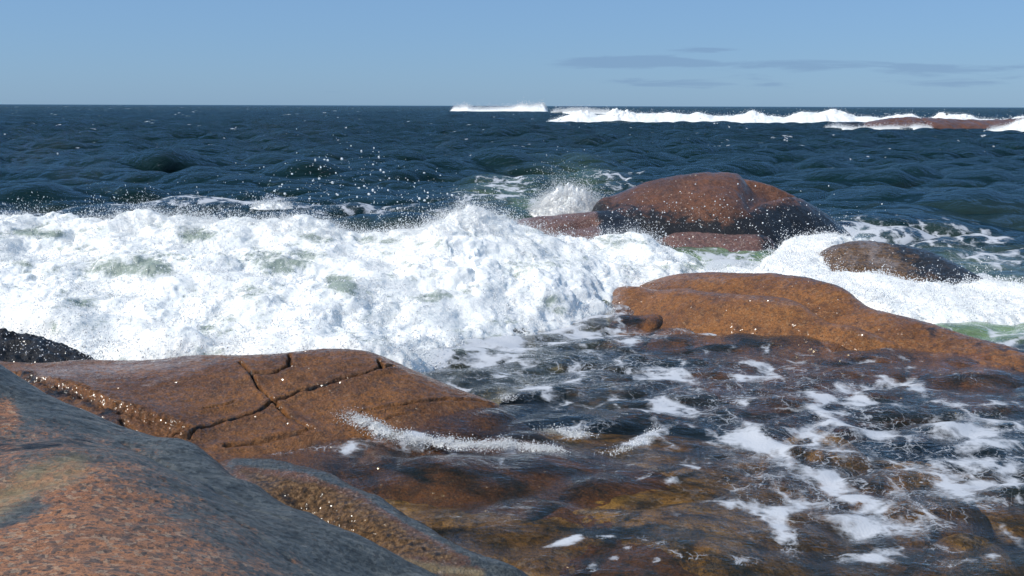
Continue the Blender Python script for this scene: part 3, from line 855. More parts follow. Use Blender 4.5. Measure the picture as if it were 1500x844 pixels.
# outlines of the two bodies of surf, in plan
kfoot = [(-330, 470, 10.7), (-160, 470, 10.7), (-60, 472, 10.6), (0, 476, 10.5), (60, 497, 10.1), (120, 521, 9.65), (200, 526, 9.5), (300, 523, 9.5), (400, 520, 9.45), (500, 514, 9.45), (560, 522, 9.45), (605, 527, 9.5), (660, 500, 10.5), (740, 476, 11.4), (820, 455, 12.2), (880, 436, 12.8)]
kcrest = [(-330, 310, 14.5), (-160, 310, 14.5), (-60, 310, 14.5), (0, 312, 14.5), (80, 318, 14.5), (160, 324, 14.5), (220, 311, 14.3), (300, 322, 14.6), (380, 318, 14.8), (450, 321, 14.6), (520, 327, 14.5), (600, 327, 14.5), (640, 316, 14.4), (680, 303, 14.4), (720, 318, 14.6), (760, 336, 15.2), (850, 348, 16.0), (935, 345, 16.8), (985, 372, 16.3), (1060, 385, 16.0)]
kpoly = [P(a, b, y=c) for a, b, c in kfoot] + [P(915, 420, y=13.7), P(990, 408, y=14.2), P(1100, 402, y=14.8), P(1130, 390, y=15.6)]
kpoly += [P(a, b, y=c) + np.array([0, .6, 0]) for a, b, c in kcrest[::-1]]
lpoly = [P(a, b, y=c) for a, b, c in [(1100, 398, 14.6), (1140, 350, 17.2), (1240, 343, 17.8), (1290, 350, 17.2), (1215, 362, 16.2), (1200, 385, 15.3), (1215, 405, 14.6), (1300, 415, 14.2), (1385, 430, 13.9), (1440, 420, 14.2), (1540, 415, 14.3), (1560, 458, 12.3), (1450, 462, 12.1), (1370, 462, 12.1), (1290, 458, 12.1), (1225, 425, 12.9), (1160, 408, 13.9)]]

# ------------------------------------------------------------------ sea
NC = 1150
R1 = 3.4 * 1.0038 ** np.arange(0, 790)
r = [R1[-1]]
while r[-1] < 30000:
    r.append(r[-1] * (1.0045 if r[-1] < 160 else 1.009 if r[-1] < 600 else 1.04))
RR = np.concatenate([R1, r[1:]])
TH = np.linspace(R(-48), R(48), NC)
T, D = np.meshgrid(TH, RR)
SX = D * np.tan(T) * np.cos(T) ** 0.3
SY = D * np.cos(T) ** 0.3
pool = sstep(-(SY - 0.0 * SX), -12.2, -10.6)                     # calm behind the rocks
lee = sstep(-SY, -21.5, -16.5)
H = np.zeros_like(SX); GX = np.zeros_like(SX); GY = np.zeros_like(SX)
wr = np.random.default_rng(21)
spacing = D * 0.0040
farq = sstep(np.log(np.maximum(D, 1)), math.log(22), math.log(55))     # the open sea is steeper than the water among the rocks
group_n = 0.75 + 0.6 * fbm(SX * .06, SY * .09, None, 2)
for lam in np.geomspace(0.28, 10.0, 54):
    th = R(-80) + wr.normal() * R(27)
    k = 2 * math.pi / lam
    amp = (0.0165 if .5 < lam < 3.5 else 0.0150) * lam ** 0.88 * (0.7 + 0.6 * wr.random())
    fade = sstep(lam / spacing, 2.5, 6.0)
    a = amp * fade
    if lam > 1.3:
        a = a * (1 - .93 * pool) * (1 - .78 * lee)
    else:
        a = a * (1 - .35 * pool)
    if lam > 3:
        a = a * group_n
    if lam > .8:
        a = a * (1.0 + (.9 if lam < 3.2 else .05) * farq)
    ph = k * (math.cos(th) * SX + math.sin(th) * SY) + wr.random() * 6.28
    s, c = np.sin(ph), np.cos(ph)
    H += a * s
    GX += -a * c * math.cos(th); GY += -a * c * math.sin(th)
near = SY < 13
if True:
    xs, ys = SX[near], SY[near]
    wx = xs + .25 * fbm(xs * 1.2, ys * 1.2, None, 3); wy = ys + .25 * fbm(xs * 1.2 + 40, ys * 1.2, None, 3)
    rip = .034 * fbm(wx * 1.1 + wy * .4, wy * 1.9, None, 3) + .012 * fbm(wx * 3.5, wy * 7.5, None, 4)
    H[near] += rip * pool[near] + .02 * pool[near]
CHOP = 1.3
SX2 = SX + CHOP * GX; SY2 = SY + CHOP * GY
# swells lifting in the pool: small ridges that lap on the slab
for poly, hgt, wd in [([(500, 634), (600, 645), (700, 655), (760, 642), (850, 664), (930, 655), (985, 634)], .035, .10),
                      ([(545, 672), (580, 690), (640, 705), (720, 725), (780, 740)], .035, .12), ([(820, 752), (900, 770), (980, 800), (1050, 820)], .03, .14),
                      ([(1060, 605), (1110, 640), (1160, 665)], .03, .12), ([(1140, 625), (1200, 612), (1240, 640)], .05, .16), ([(1380, 640), (1430, 622), (1500, 635)], .06, .16)]:
    pw = [P(a, b, z=0) for a, b in poly]
    H[near] += hgt * np.exp(-(seg_dist(SX2[near], SY2[near], pw) / wd) ** 2)
G = sample_ground(SX2, SY2)
depth = np.clip(H - G, 0, 6)
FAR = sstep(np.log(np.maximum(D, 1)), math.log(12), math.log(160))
foam = np.zeros_like(SX); aer = np.zeros_like(SX)
ppx, ppy = px_of(SX2, SY2, np.zeros_like(SX))


def blob(px, py, rx, ry, wgt, rot=0.0, arr=None):
    m = (np.abs(ppx - px) < 3.2 * max(rx, ry)) & (np.abs(ppy - py) < 3.2 * max(rx, ry)) & (SY < 60)
    dx, dy = ppx[m] - px, ppy[m] - py
    c, s = math.cos(R(rot)), math.sin(R(rot))
    u, v = (dx * c + dy * s) / rx, (-dx * s + dy * c) / ry
    a = foam if arr is None else arr
    a[m] = np.maximum(a[m], wgt * np.exp(-(u * u + v * v) ** 1.3))


for b in [(1270, 690, 290, 120, .36), (1050, 560, 300, 60, .30), (800, 540, 220, 60, .34), (1440, 640, 75, 32, .86), (1480, 700, 90, 34, .80), (1400, 690, 60, 40, .62), (1220, 715, 75, 42, .74), (1310, 765, 100, 26, .74), (1230, 640, 70, 45, .55), (1250, 610, 30, 40, .62, 60),
          (1090, 640, 70, 20, .66, 30), (1110, 655, 60, 28, .5, 25), (1190, 592, 60, 14, .60), (1290, 640, 40, 40, .58), (1150, 785, 20, 45, .68, -25), (1100, 735, 50, 10, .48, 35),
          (1260, 572, 120, 12, .52), (1120, 560, 90, 9, .45, 6), (1060, 590, 90, 10, .46, -4), (1180, 565, 40, 10, .62), (1370, 590, 70, 10, .52, 20), (1420, 560, 70, 6, .3, 8),
          (760, 505, 150, 26, .60, -8), (700, 530, 100, 18, .52, -10), (880, 490, 120, 18, .55), (930, 540, 110, 12, .54, 8), (980, 555, 60, 10, .5), (1010, 480, 60, 8, .4), (830, 545, 90, 10, .42, -8),
          (780, 575, 40, 9, .6), (850, 638, 60, 10, .45, -5), (640, 650, 150, 9, .50, 4), (950, 645, 50, 12, .40, -25), (460, 660, 60, 7, .5), (400, 662, 50, 6, .5),
          (830, 801, 26, 5, .60, -8), (885, 798, 16, 3, .57), (945, 802, 15, 5, .57), (968, 812, 10, 3, .55), (990, 822, 14, 4, .56), (1012, 828, 26, 4, .57), (900, 825, 8, 4, .56), (868, 838, 10, 6, .58), (960, 832, 8, 3, .55), (920, 812, 10, 3, .55), (1090, 830, 22, 7, .7),
          (1260, 825, 60, 9, .55, 8), (1400, 830, 60, 8, .5), (1460, 745, 60, 8, .62), (1380, 805, 40, 6, .5), (662, 668, 9, 4, .57), (817, 677, 9, 3, .57), (940, 709, 18, 3, .72, -12), (735, 690, 6, 6, .6)]:
    blob(*b)
# aerated water and foam among the rocks
for b in [(1420, 475, 150, 30, 1.0), (1330, 470, 60, 14, .8), (1060, 388, 90, 22, .9), (1230, 440, 140, 40, .8), (740, 288, 60, 22, .35), (820, 305, 80, 16, .7), (840, 270, 60, 24, .25), (1400, 400, 90, 30, .35), (660, 516, 50, 8, .4)]:
    blob(*b, arr=aer) if len(b) > 5 else blob(b[0], b[1], b[2], b[3], b[4], 0.0, aer)
for b in [(640, 528, 50, 14, 1.0, -25), (740, 490, 90, 14, .92, -14), (840, 466, 80, 13, .92, -12), (915, 452, 40, 10, .8), (1300, 345, 130, 9, .72), (1400, 352, 90, 9, .66), (1440, 380, 60, 20, .5), (1460, 425, 70, 14, .75), (1400, 465, 120, 9, .5), (1480, 490, 60, 12, .45), (1340, 355, 160, 22, .42),
          (740, 280, 40, 14, .62), (700, 298, 60, 10, .5), (770, 300, 60, 12, .55), (840, 308, 70, 14, .56), (900, 272, 40, 10, .4), (400, 302, 40, 10, .66), (330, 318, 120, 8, .6), (120, 318, 180, 8, .62),
          (570, 318, 120, 8, .4), (1060, 392, 90, 16, .7), (190, 200, 10, 3, .4), (570, 160, 22, 2, .7), (600, 163, 30, 2, .6), (1410, 350, 40, 5, .7), (1420, 470, 130, 7, .62), (1380, 492, 60, 5, .55), (1330, 478, 70, 5, .55), (1470, 505, 50, 5, .55)]:
    blob(*b)
for pl_ in (kpoly, lpoly):                   # the water under the surf is aerated white water
    mm_ = (SY > 8) & (SY < 20) & (np.abs(SX) < 14)
    sd = poly_sdf(SX2[mm_], SY2[mm_], pl_)
    foam[mm_] = np.maximum(foam[mm_], 1.15 * sstep(sd, -.15, .35))
    aer[mm_] = np.maximum(aer[mm_], 1.0 * sstep(sd, -.2, .3))
# whitecaps where the crests pinch
dXx = np.gradient(GX, axis=1) / (np.gradient(SX, axis=1) + 1e-9); dYy = np.gradient(GY, axis=0) / (np.gradient(SY, axis=0) + 1e-9)
J = dXx + dYy
openm = (1 - pool) * (1 - lee) * (SY < 400)
gate = sstep(fbm(SX * .16 + 7, SY * .24, None, 3), .10, .36)
cap = sstep(-J, .40, .82) * gate * openm
foam = np.maximum(foam, .8 * cap)
fl = (SY > 45) & (SY < 3000)
capf = np.zeros_like(SX)
capf[fl] = sstep(fbm(SX[fl] / (SY[fl] * .012), np.log(SY[fl]) * 75, None, 3), .31, .45)
foam = np.maximum(foam, .75 * capf)
keep = (H > G - 0.10)
V = np.stack([SX2, SY2, H], -1).reshape(-1, 3)
f = grid_faces(NC, len(RR), keep)
V, f, at = compact(V, f, {'depth': depth, 'foam': foam, 'aer': aer, 'far': FAR})
tag(make_mesh('sea', V, f, M_sea, at), None, None, kind='structure')
del T, D, GX, GY, dXx, dYy, J, V, f

# ------------------------------------------------------------------ drops
_oct_v = np.array([[1, 0, 0], [-1, 0, 0], [0, 1, 0], [0, -1, 0], [0, 0, 1], [0, 0, -1]], np.float32)
_oct_f = np.array([[0, 2, 4], [2, 1, 4], [1, 3, 4], [3, 0, 4], [2, 0, 5], [1, 2, 5], [3, 1, 5], [0, 3, 5]], np.int32)
ph_ = (1 + 5 ** .5) / 2
_ico_v = np.array([[-1, ph_, 0], [1, ph_, 0], [-1, -ph_, 0], [1, -ph_, 0], [0, -1, ph_], [0, 1, ph_], [0, -1, -ph_], [0, 1, -ph_], [ph_, 0, -1], [ph_, 0, 1], [-ph_, 0, -1], [-ph_, 0, 1]], np.float32)
_ico_v /= np.linalg.norm(_ico_v[0])
_ico_f = np.array([[0, 11, 5], [0, 5, 1], [0, 1, 7], [0, 7, 10], [0, 10, 11], [1, 5, 9], [5, 11, 4], [11, 10, 2], [10, 7, 6], [7, 1, 8], [3, 9, 4], [3, 4, 2], [3, 2, 6], [3, 6, 8], [3, 8, 9], [4, 9, 5], [2, 4, 11], [6, 2, 10], [8, 6, 7], [9, 8, 1]], np.int32)


def drops(name, C, rad, parent=None, origin=(0, 0, 0), ico=False, stretch=None, mat=None):
    bv, bf = (_ico_v, _ico_f) if ico else (_oct_v, _oct_f)
    C = np.asarray(C, np.float32); rad = np.asarray(rad, np.float32)
    n = len(C)
    sc = rad[:, None] * (0.7 + 0.6 * rng.random((n, 3)).astype(np.float32))
    V = bv[None] * sc[:, None, :]
    if stretch is not None:
        dv = stretch / (np.linalg.norm(stretch, axis=1, keepdims=True) + 1e-9)
        al = (V * dv[:, None, :]).sum(-1, keepdims=True)
        V = V + dv[:, None, :] * al * np.linalg.norm(stretch, axis=1)[:, None, None]
    V = V + C[:, None, :]
    F = bf[None] + (np.arange(n, dtype=np.int32) * len(bv))[:, None, None]
    return make_mesh(name, V.reshape(-1, 3), F.reshape(-1, 3), mat or M_drop, None, origin, parent)


def jets(src, nrm, n_per, speed, spread, rmin, rmax, g=9.8, tmax=.22, bias=(0, 0, 1)):
    """ballistic fingers of spray: drops strung along short arcs from points on the foam"""
    n = len(src)
    dirn = nrm * 0.6 + np.asarray(bias) + rng.normal(size=(n, 3)) * spread
    dirn /= np.linalg.norm(dirn, axis=1, keepdims=True)
    sp = speed * rng.gamma(2.2, .45, n)
    t = np.sort(rng.random((n, n_per)) ** 0.8, axis=1) * tmax * (0.4 + 0.6 * rng.random((n, 1)))
    v = dirn * sp[:, None]
    vv = v[:, None, :] + rng.normal(size=(n, n_per, 3)) * (.22 * sp)[:, None, None]
    pts = src[:, None, :] + vv * t[..., None]
    pts[..., 2] -= .5 * g * t ** 2
    pts += rng.normal(size=pts.shape) * (0.006 + .05 * t[..., None])
    rad = (rmin + (rmax - rmin) * rng.random((n, n_per)) ** 3.0)
    vel = vv.copy(); vel[..., 2] -= g * t
    return pts.reshape(-1, 3), rad.ravel(), vel.reshape(-1, 3)


def surf(name, label, pts, bounds, res, mat, polyg, amp=1.0, fade=.45, glimpse=None, cover_fn=None, lift=0.0, freq=1.0):
    X, Y, Z = field(pts, *bounds, res)
    s = poly_sdf(X, Y, polyg)
    cov = sstep(s + .25 * fbm(X * 3, Y * 3, None, 4), -fade * .6, fade)
    N = normals(X, Y, Z)
    fx = freq
    mod = .35 + .95 * sstep(fbm(X * .9 * fx + 3, Y * .9 * fx, None, 3), -.25, .35)
    wx_ = X + .35 * fbm(X * 1.3 * fx + 50, Y * 1.3 * fx, None, 3); wy_ = Y + .35 * fbm(X * 1.3 * fx, Y * 1.3 * fx + 50, None, 3)
    b = .46 * fbm(X * .8 * fx, Y * .8 * fx, Z * .8 * fx, 3) + mod * (.13 * fbm(wx_ * 1.9 * fx, wy_ * 1.9 * fx, Z * 1.9 * fx, 4, gain=.42, mode='billow')
        + .05 * fbm(wx_ * 8 * fx, wy_ * 3.0 * fx, Z * 3 * fx, 5, gain=.55))
    wv = .07 * mod * fbm(X * 5 * fx, Y * 5 * fx, Z * 5 * fx, 3)
    d = amp * b * (.25 + .75 * cov) + lift
    X2 = X + N[..., 0] * d + wv * amp; Y2 = Y + N[..., 1] * d; Z2 = Z + N[..., 2] * d
    X2 = X2 + .05 * amp * fbm(X * 8 * fx, Y * 8 * fx, Z * 8 * fx + 30, 3)
    Z2 = Z2 + .022 * mod * amp * fbm(X * 14 * fx, Y * 14 * fx, Z * 14 * fx, 3, mode='billow')
    sn = s + .30 * fbm(X * 1.5, Y * 1.5, None, 3) + .12 * fbm(X * 6, Y * 6, None, 3)
    m_ = sstep(sn, -fade * .8, fade * .6)               # the rim of the surf runs out flat on the water or the rock
    zr = np.maximum(sample_ground(X2, Y2), .0) - .05 - .4 * sstep(-sn, .05, .40)
    Z2 = zr * (1 - m_) + Z2 * m_
    cov = np.maximum(cov, .62)
    px, py = px_of(X2, Y2, Z2)
    gl = np.zeros_like(X) if glimpse is None else glimpse(px, py)
    if cover_fn is not None:
        cov = np.minimum(cov, cover_fn(px, py))
    keep = s > -fade * 1.6
    f = grid_faces(X.shape[1], X.shape[0], keep)
    V, f, at = compact(np.stack([X2, Y2, Z2], -1).reshape(-1, 3), f, {'cover': cov, 'glimpse': gl})
    org = (float(V[:, 0].mean()), float(V[:, 1].mean()), float(V[:, 2].min()))
    o = make_mesh(name, V, f, mat, at, org)
    tag(o, label, 'wave')
    N2 = normals(X2, Y2, Z2)
    good = (cov > .45) & keep
    return o, org, np.stack([X2, Y2, Z2], -1)[good], N2[good], gl[good], (px[good], py[good])


# ------------------------------------------------------------------ main breaker
pts = P3(kfoot + kcrest + [(0, 400, 11.8), (200, 412, 11.6), (400, 420, 11.4), (600, 420, 11.8), (700, 420, 12.2), (820, 410, 13), (900, 384, 14.5), (200, 470, 10.6), (400, 470, 10.5), (560, 470, 10.8),
                           (100, 362, 13.3), (300, 362, 13.3), (450, 372, 13), (600, 370, 13.2), (680, 360, 13.4), (0, 440, 11.1), (300, 440, 11.0), (500, 440, 11.1), (1000, 386, 15.4), (1090, 396, 14.9), (880, 412, 13.6), (1010, 400, 14.4)])
pts += crest_back(kcrest, [(.9, .35), (1.8, .95), (2.8, 1.3)])
pts += [(p[0], p[1] - .5, p[2] - .25) for p in P3(kfoot)]


def k_glimpse(px, py):
    g = .8 * np.exp(-(((px - 190) / 95) ** 2 + ((py - 388) / 24) ** 2))
    g = np.maximum(g, .74 * np.exp(-(((px - 410) / 110) ** 2 + ((py - 384) / 26) ** 2)))
    g = np.maximum(g, .78 * np.exp(-(((px - 500) / 36) ** 2 + ((py - 418) / 20) ** 2)))
    g = np.maximum(g, .70 * np.exp(-(((px - 60) / 90) ** 2 + ((py - 340) / 13) ** 2)))
    g = np.maximum(g, .62 * np.exp(-(((px - 1010) / 110) ** 2 + ((py - 392) / 14) ** 2)))
    g = np.maximum(g, .66 * np.exp(-(((px - 300) / 90) ** 2 + ((py - 345) / 16) ** 2)))
    g = np.maximum(g, .5 * np.exp(-(((px - 760) / 120) ** 2 + ((py - 385) / 20) ** 2)))
    g = np.maximum(g, .45 * np.exp(-(((px - 100) / 60) ** 2 + ((py - 430) / 20) ** 2)))
    return np.clip(np.maximum(g * (1.0 + .8 * fbm(px / 60, py / 22, None, 4)), .28 + .75 * fbm(px / 85, py / 26, None, 5)), 0, .9)


def k_cover(px, py):
    # the front edge thins out over the pool and over the black rock
    c = np.ones_like(px) * 1.0
    c = np.minimum(c, 1 - .55 * np.exp(-((seg_dist(px, py, [(600, 528), (680, 505), (780, 482), (880, 462), (940, 455)])) / 16) ** 2))
    c = np.minimum(c, 1 - .75 * np.exp(-((seg_dist(px, py, [(-40, 492), (20, 500), (60, 512), (110, 525)])) / 15) ** 2))
    return c


ko, korg, KV, KN, KG, (kpx, kpy) = surf('breaking_wave', 'large white breaker crashing over rocks across the left half', pts, (-9.8, 5.2, 8.9, 18.6), 0.0165, M_foam, kpoly, 1.0, .4, k_glimpse, k_cover)
# spray: mist of tiny drops over the foam, and fingers thrown from the crest
pr = np.clip(1 - KG, .1, 1) * (0.25 + sstep(fbm(KV[:, 0] * 1.5, KV[:, 1] * 1.5, KV[:, 2] * 1.5, 3), -.15, .35))
pr /= pr.sum()
i1 = rng.choice(len(KV), 60000, p=pr)
C1 = KV[i1] + KN[i1] * (rng.gamma(1.2, .022, len(i1)))[:, None] + rng.normal(size=(len(i1), 3)) * .012
R1_ = .0020 + .0085 * rng.random(len(i1)) ** 4
i2 = rng.choice(len(KV), 2600, p=pr)
C2, R2_, V2 = jets(KV[i2], KN[i2], 22, 1.5, .55, .003, .011, tmax=.16)
crest_m = kpy < np.interp(kpx, [-200, 0, 160, 220, 300, 450, 600, 680, 740, 850, 950, 1100], [345, 345, 350, 338, 350, 350, 352, 335, 350, 364, 360, 370])
ci = np.nonzero(crest_m)[0]
wgt = 0.3 + 1.8 * np.exp(-((kpx[ci] - 680) / 60) ** 2) + 1.2 * np.exp(-((kpx[ci] - 220) / 60) ** 2) + .6 * np.exp(-((kpx[ci] - 480) / 80) ** 2)
i3 = rng.choice(ci, 600, p=wgt / wgt.sum())
C3, R3_, V3 = jets(KV[i3], KN[i3], 34, 1.6, .75, .002, .010, tmax=.17)
# front lip over the pool and the slab
fr_m = kpy > np.interp(kpx, [-200, 0, 60, 130, 500, 600, 740, 900], [455, 460, 480, 500, 495, 505, 470, 440])
fi = np.nonzero(fr_m)[0]
i5 = rng.choice(ci, 60000, p=wgt / wgt.sum())
C5 = KV[i5] + rng.normal(size=(len(i5), 3)) * .03 + np.stack([0 * i5, -.2 * rng.gamma(1.0, .05, len(i5)), rng.gamma(1.0, .06, len(i5))], 1)
R5_ = .0013 + .003 * rng.random(len(i5)) ** 2
i4 = rng.choice(fi, 1500)
C4, R4_, V4 = jets(KV[i4], KN[i4], 18, 1.3, .5, .003, .010, tmax=.2, bias=(.1, -.9, .5))
drops('spray', np.concatenate([C1, C2, C3, C4, C5]), np.concatenate([R1_, R2_, R3_, R4_, R5_]) * np.concatenate([np.ones(len(C1)), .8 * np.ones(len(C2) + len(C3) + len(C4)), np.ones(len(C5))]), ko, korg,
      stretch=np.concatenate([1e-4 + 0 * C1, V2 * .4, V3 * .35, V4 * .4, 1e-4 + 0 * C5]))['kind'] = 'stuff'

# ------------------------------------------------------------------ surf right of the boulder
pts = P3([(1110, 392, 14.8), (1140, 352, 17.0), (1200, 347, 17.4), (1260, 350, 17.0), (1330, 352, 17.0), (1180, 372, 15.9), (1160, 405, 14.2), (1220, 412, 13.8), (1290, 425, 13.3), (1380, 436, 12.9), (1450, 434, 13.1), (1520, 438, 13.0),
          (1230, 428, 12.9), (1290, 452, 12.3), (1370, 456, 12.3), (1450, 458, 12.2), (1540, 460, 12.2), (1500, 415, 14.0)])
pts += [(p[0], p[1], p[2] + .06) for p in P3([(1200, 398, 14.4), (1180, 385, 15.0)])]
pts += [(3.2, 14.2, .1), (4.4, 12.2, .0), (6.5, 11.5, .0), (7.5, 13, .05), (6.9, 14.6, .05), (5.4, 17.8, .1), (7, 17.4, -.1), (7, 16, -.1)]
lo, lorg, LV, LN, LG, (lpx, lpy) = surf('churning_surf', 'white churning surf between the olive rock and the tapering ridge', pts, (3.0, 7.6, 11.4, 18.0), 0.0165, M_foam, lpoly, .55, .28,
                                        lambda px, py: .35 * np.exp(-((py - 350) / 12) ** 2) + .0 * px)
j1 = rng.choice(len(LV), 26000)
C1 = LV[j1] + LN[j1] * (rng.gamma(1.2, .02, len(j1)))[:, None]
R1_ = .003 + .009 * rng.random(len(j1)) ** 3.2
j2 = rng.choice(len(LV), 700)
C2, R2_, V2 = jets(LV[j2], LN[j2], 22, 1.5, .4, .003, .011, tmax=.2)
drops('spray', np.concatenate([C1, C2]), np.concatenate([R1_, R2_]), lo, lorg)['kind'] = 'stuff'

# ------------------------------------------------------------------ plume of spray left of the boulder
base = P(832, 312, y=20.8)


def plume(name, label, cx, cy, cz, wx, hz, wy, n, rmin, rmax, lean=.0, cat='splash'):
    xs = np.linspace(-1, 1, 150)
    XX, YY = np.meshgrid(xs, xs)
    rr = np.sqrt(XX ** 2 + YY ** 2)
    hgt = np.clip(1 - rr ** 1.6, -.2, 1)
    ns = fbm(XX * 2.2 + cx, YY * 2.2 + cy, None, 6, gain=.68, mode='billow')
    ZZ = hz * (hgt * (.62 + .55 * ns))
    VX = cx + XX * wx + lean * ZZ + .08 * wx * fbm(XX * 6, YY * 6, ZZ * 6, 3); VY = cy + YY * wy; VZ = cz + ZZ
    cov = sstep(1 - rr, .0, .16) * (1.0 - .35 * sstep(hgt, .55, 1.0))
    V, f, at = compact(np.stack([VX, VY, VZ], -1).reshape(-1, 3), grid_faces(150, 150, rr < 1.0), {'cover': cov, 'glimpse': 0 * cov})
    org = (cx, cy, cz)
    o = make_mesh(name, V, f, M_foam, at, org)
    tag(o, label, cat)
    q = np.stack([VX, VY, VZ], -1).reshape(-1, 3)
    nn = normals(VX, VY, VZ).reshape(-1, 3)
    ok = np.nonzero((cov.ravel() > .3))[0]
    k = rng.choice(ok, n // 2)
    A = q[k] + nn[k] * (rng.gamma(1.1, .03, len(k)) + (.22 if hz > .5 else .08) * rng.random(len(k)) ** 3)[:, None]
    k2 = rng.choice(ok, max(4, n // 44))
    B, rb, vb = jets(q[k2], nn[k2], 22, 1.5 * math.sqrt(hz / .6), .4, rmin, rmax, tmax=.22)
    drops('spray', np.concatenate([A, B]), np.concatenate([rmin + (rmax - rmin) * rng.random(len(A)) ** 3, rb]), o, org)['kind'] = 'stuff'
    return o


plume('splash', 'white plume of spray shooting up left of the great boulder', base[0], base[1], base[2] - .1, .82, 1.0, .55, 34000, .003, .011, .0)
c = P(398, 306, y=19.0)
plume('splash', 'small white splash on the dark sea behind the large breaker', c[0], c[1], c[2], .42, .20, .3, 2600, .004, .012)

# ------------------------------------------------------------------ far breakers
def far_break(name, label, top, bot, dep, amp):
    top = np.array(top, float); bot = np.array(bot, float)
    yb = np.array([P(a, b, z=0.0)[1] for a, b in bot])
    ym = float(yb.mean())
    us = np.arange(top[0, 0], top[-1, 0], 1.1); vs = np.linspace(0, 1, 56)
    UU, VV = np.meshgrid(us, vs)
    y_f = ym + .012 * ym * fbm(us * .02, us * 0 + 2.2, None, 3)
    ct = np.interp(us, top[:, 0], top[:, 1]) + 1.6 * fbm(us * .04, us * 0 + 4.4, None, 3)
    crest = np.array([P(a, b, y=y + dep * .45) for a, b, y in zip(us, ct, y_f)])
    YY = y_f[None] + dep * VV
    XX = crest[None, :, 0] * YY / (y_f + dep * .45)[None]
    vc = .45
    prof = np.where(VV < vc, sstep(VV / vc, -.35, 1.0) * .6 + .4 * (VV / vc) ** 1.5 - .09, 1 - sstep((VV - vc) / (1 - vc), 0, 1))
    end = np.minimum(sstep(UU, us[0], us[0] + 12), sstep(-UU, -us[-1], -us[-1] + 8))
    s = 1 / (ym * .011)
    nz = fbm(XX * s * .8, YY * s * .8, None, 6, gain=.6, mode='billow') * (.35 + 1.3 * sstep(fbm(XX * s * .22, YY * s * .22, None, 2), -.25, .4))
    ZZ = crest[None, :, 2] * prof * end + amp * (nz + .15) * (.2 + prof) * end - .3 * (1 - end) - .7 * (1 - sstep(VV, 0, .05))
    YY2 = YY - .5 * amp * fbm(XX * s * 1.5, ZZ * s * 2.5, None, 5, mode='billow') * sstep(VV, .1, .4)
    ZZ = ZZ - .9 * np.clip(fbm(us * .05, us * 0 + 31.0, None, 4) + .15, 0, 1)[None] * (1 - sstep(VV, .0, .42))
    gap = .46 + .5 * sstep(fbm(us * .018, us * 0 + 12.7, None, 2), -.30, .30)
    ZZ = np.where(ZZ > 0, ZZ * gap[None], ZZ)
    y0 = ym
    cov = np.clip(end * 1.5, 0, 1) * np.where(VV < .22, 1.2, .9 + 1.5 * fbm(XX * s * .6, YY * s * .6, None, 5)) - .35 * sstep(VV, .5, .8)
    V = np.stack([XX, YY2, ZZ], -1)
    org = (float(V[..., 0].mean()), y0, 0.0)
    o = make_mesh(name, V.reshape(-1, 3), grid_faces(len(us), 56), M_foam_far, {'cover': cov, 'glimpse': .0 * prof}, org)
    tag(o, label, 'wave', 'breakers far out')
    k = rng.choice(V.reshape(-1, 3).shape[0], 16000, p=((prof * end).ravel() ** 3 + 1e-6) / ((prof * end).ravel() ** 3 + 1e-6).sum())
    sz = y0 * .00038
    A = V.reshape(-1, 3)[k] + np.stack([rng.normal(0, sz * 1.5, 16000), rng.normal(0, sz * 2, 16000), rng.gamma(1.0, sz * 2.6, 16000)], 1)
    drops('spray', A, sz * (.15 + .8 * rng.random(16000) ** 4), o, org)['kind'] = 'stuff'


far_break('far_breaker', 'small white breaker on the horizon left of the long one', [(655, 160), (664, 157), (672, 156), (684, 151), (697, 156), (712, 157), (725, 154.5), (750, 156), (764, 152), (780, 153), (797, 152), (806, 158)],
          [(655, 163), (700, 164), (760, 163), (806, 164)], 22, 1.1)
far_break('far_breaker', 'long white breaker running far out towards the reddish skerry', [(795, 180), (812, 174), (838, 166), (862, 158), (885, 156), (905, 160), (930, 163.5), (1000, 166), (1020, 162), (1045, 161.5), (1062, 161), (1080, 160), (1098, 155), (1112, 160), (1135, 163), (1180, 165), (1200, 162), (1225, 162), (1255, 165), (1290, 167), (1340, 166), (1380, 166), (1410, 168), (1450, 169), (1500, 171), (1600, 174)],
          [(795, 178), (850, 178), (900, 180), (960, 178.5), (1000, 179), (1050, 181), (1100, 182), (1180, 184), (1250, 184), (1330, 184), (1500, 185), (1600, 185)], 12, .75)
far_break('far_breaker', 'thin streak of foam between the small horizon breaker and the long one', [(800, 166), (815, 163), (840, 161), (870, 159), (900, 162)], [(800, 167.5), (850, 167.5), (900, 167.5)], 12, .3)
far_break('far_breaker', 'low white wash on the near side of the reddish skerry', [(1200, 189), (1225, 185), (1250, 188), (1290, 184), (1330, 187), (1350, 180), (1365, 182), (1372, 190)],
          [(1200, 192), (1260, 193), (1310, 191), (1372, 191)], 4, .2)
far_break('far_breaker', 'white burst of foam at the right end of the skerry', [(1438, 192), (1455, 185), (1475, 178), (1500, 172), (1560, 170), (1600, 190)],
          [(1438, 194), (1500, 195), (1600, 195)], 4, .25)

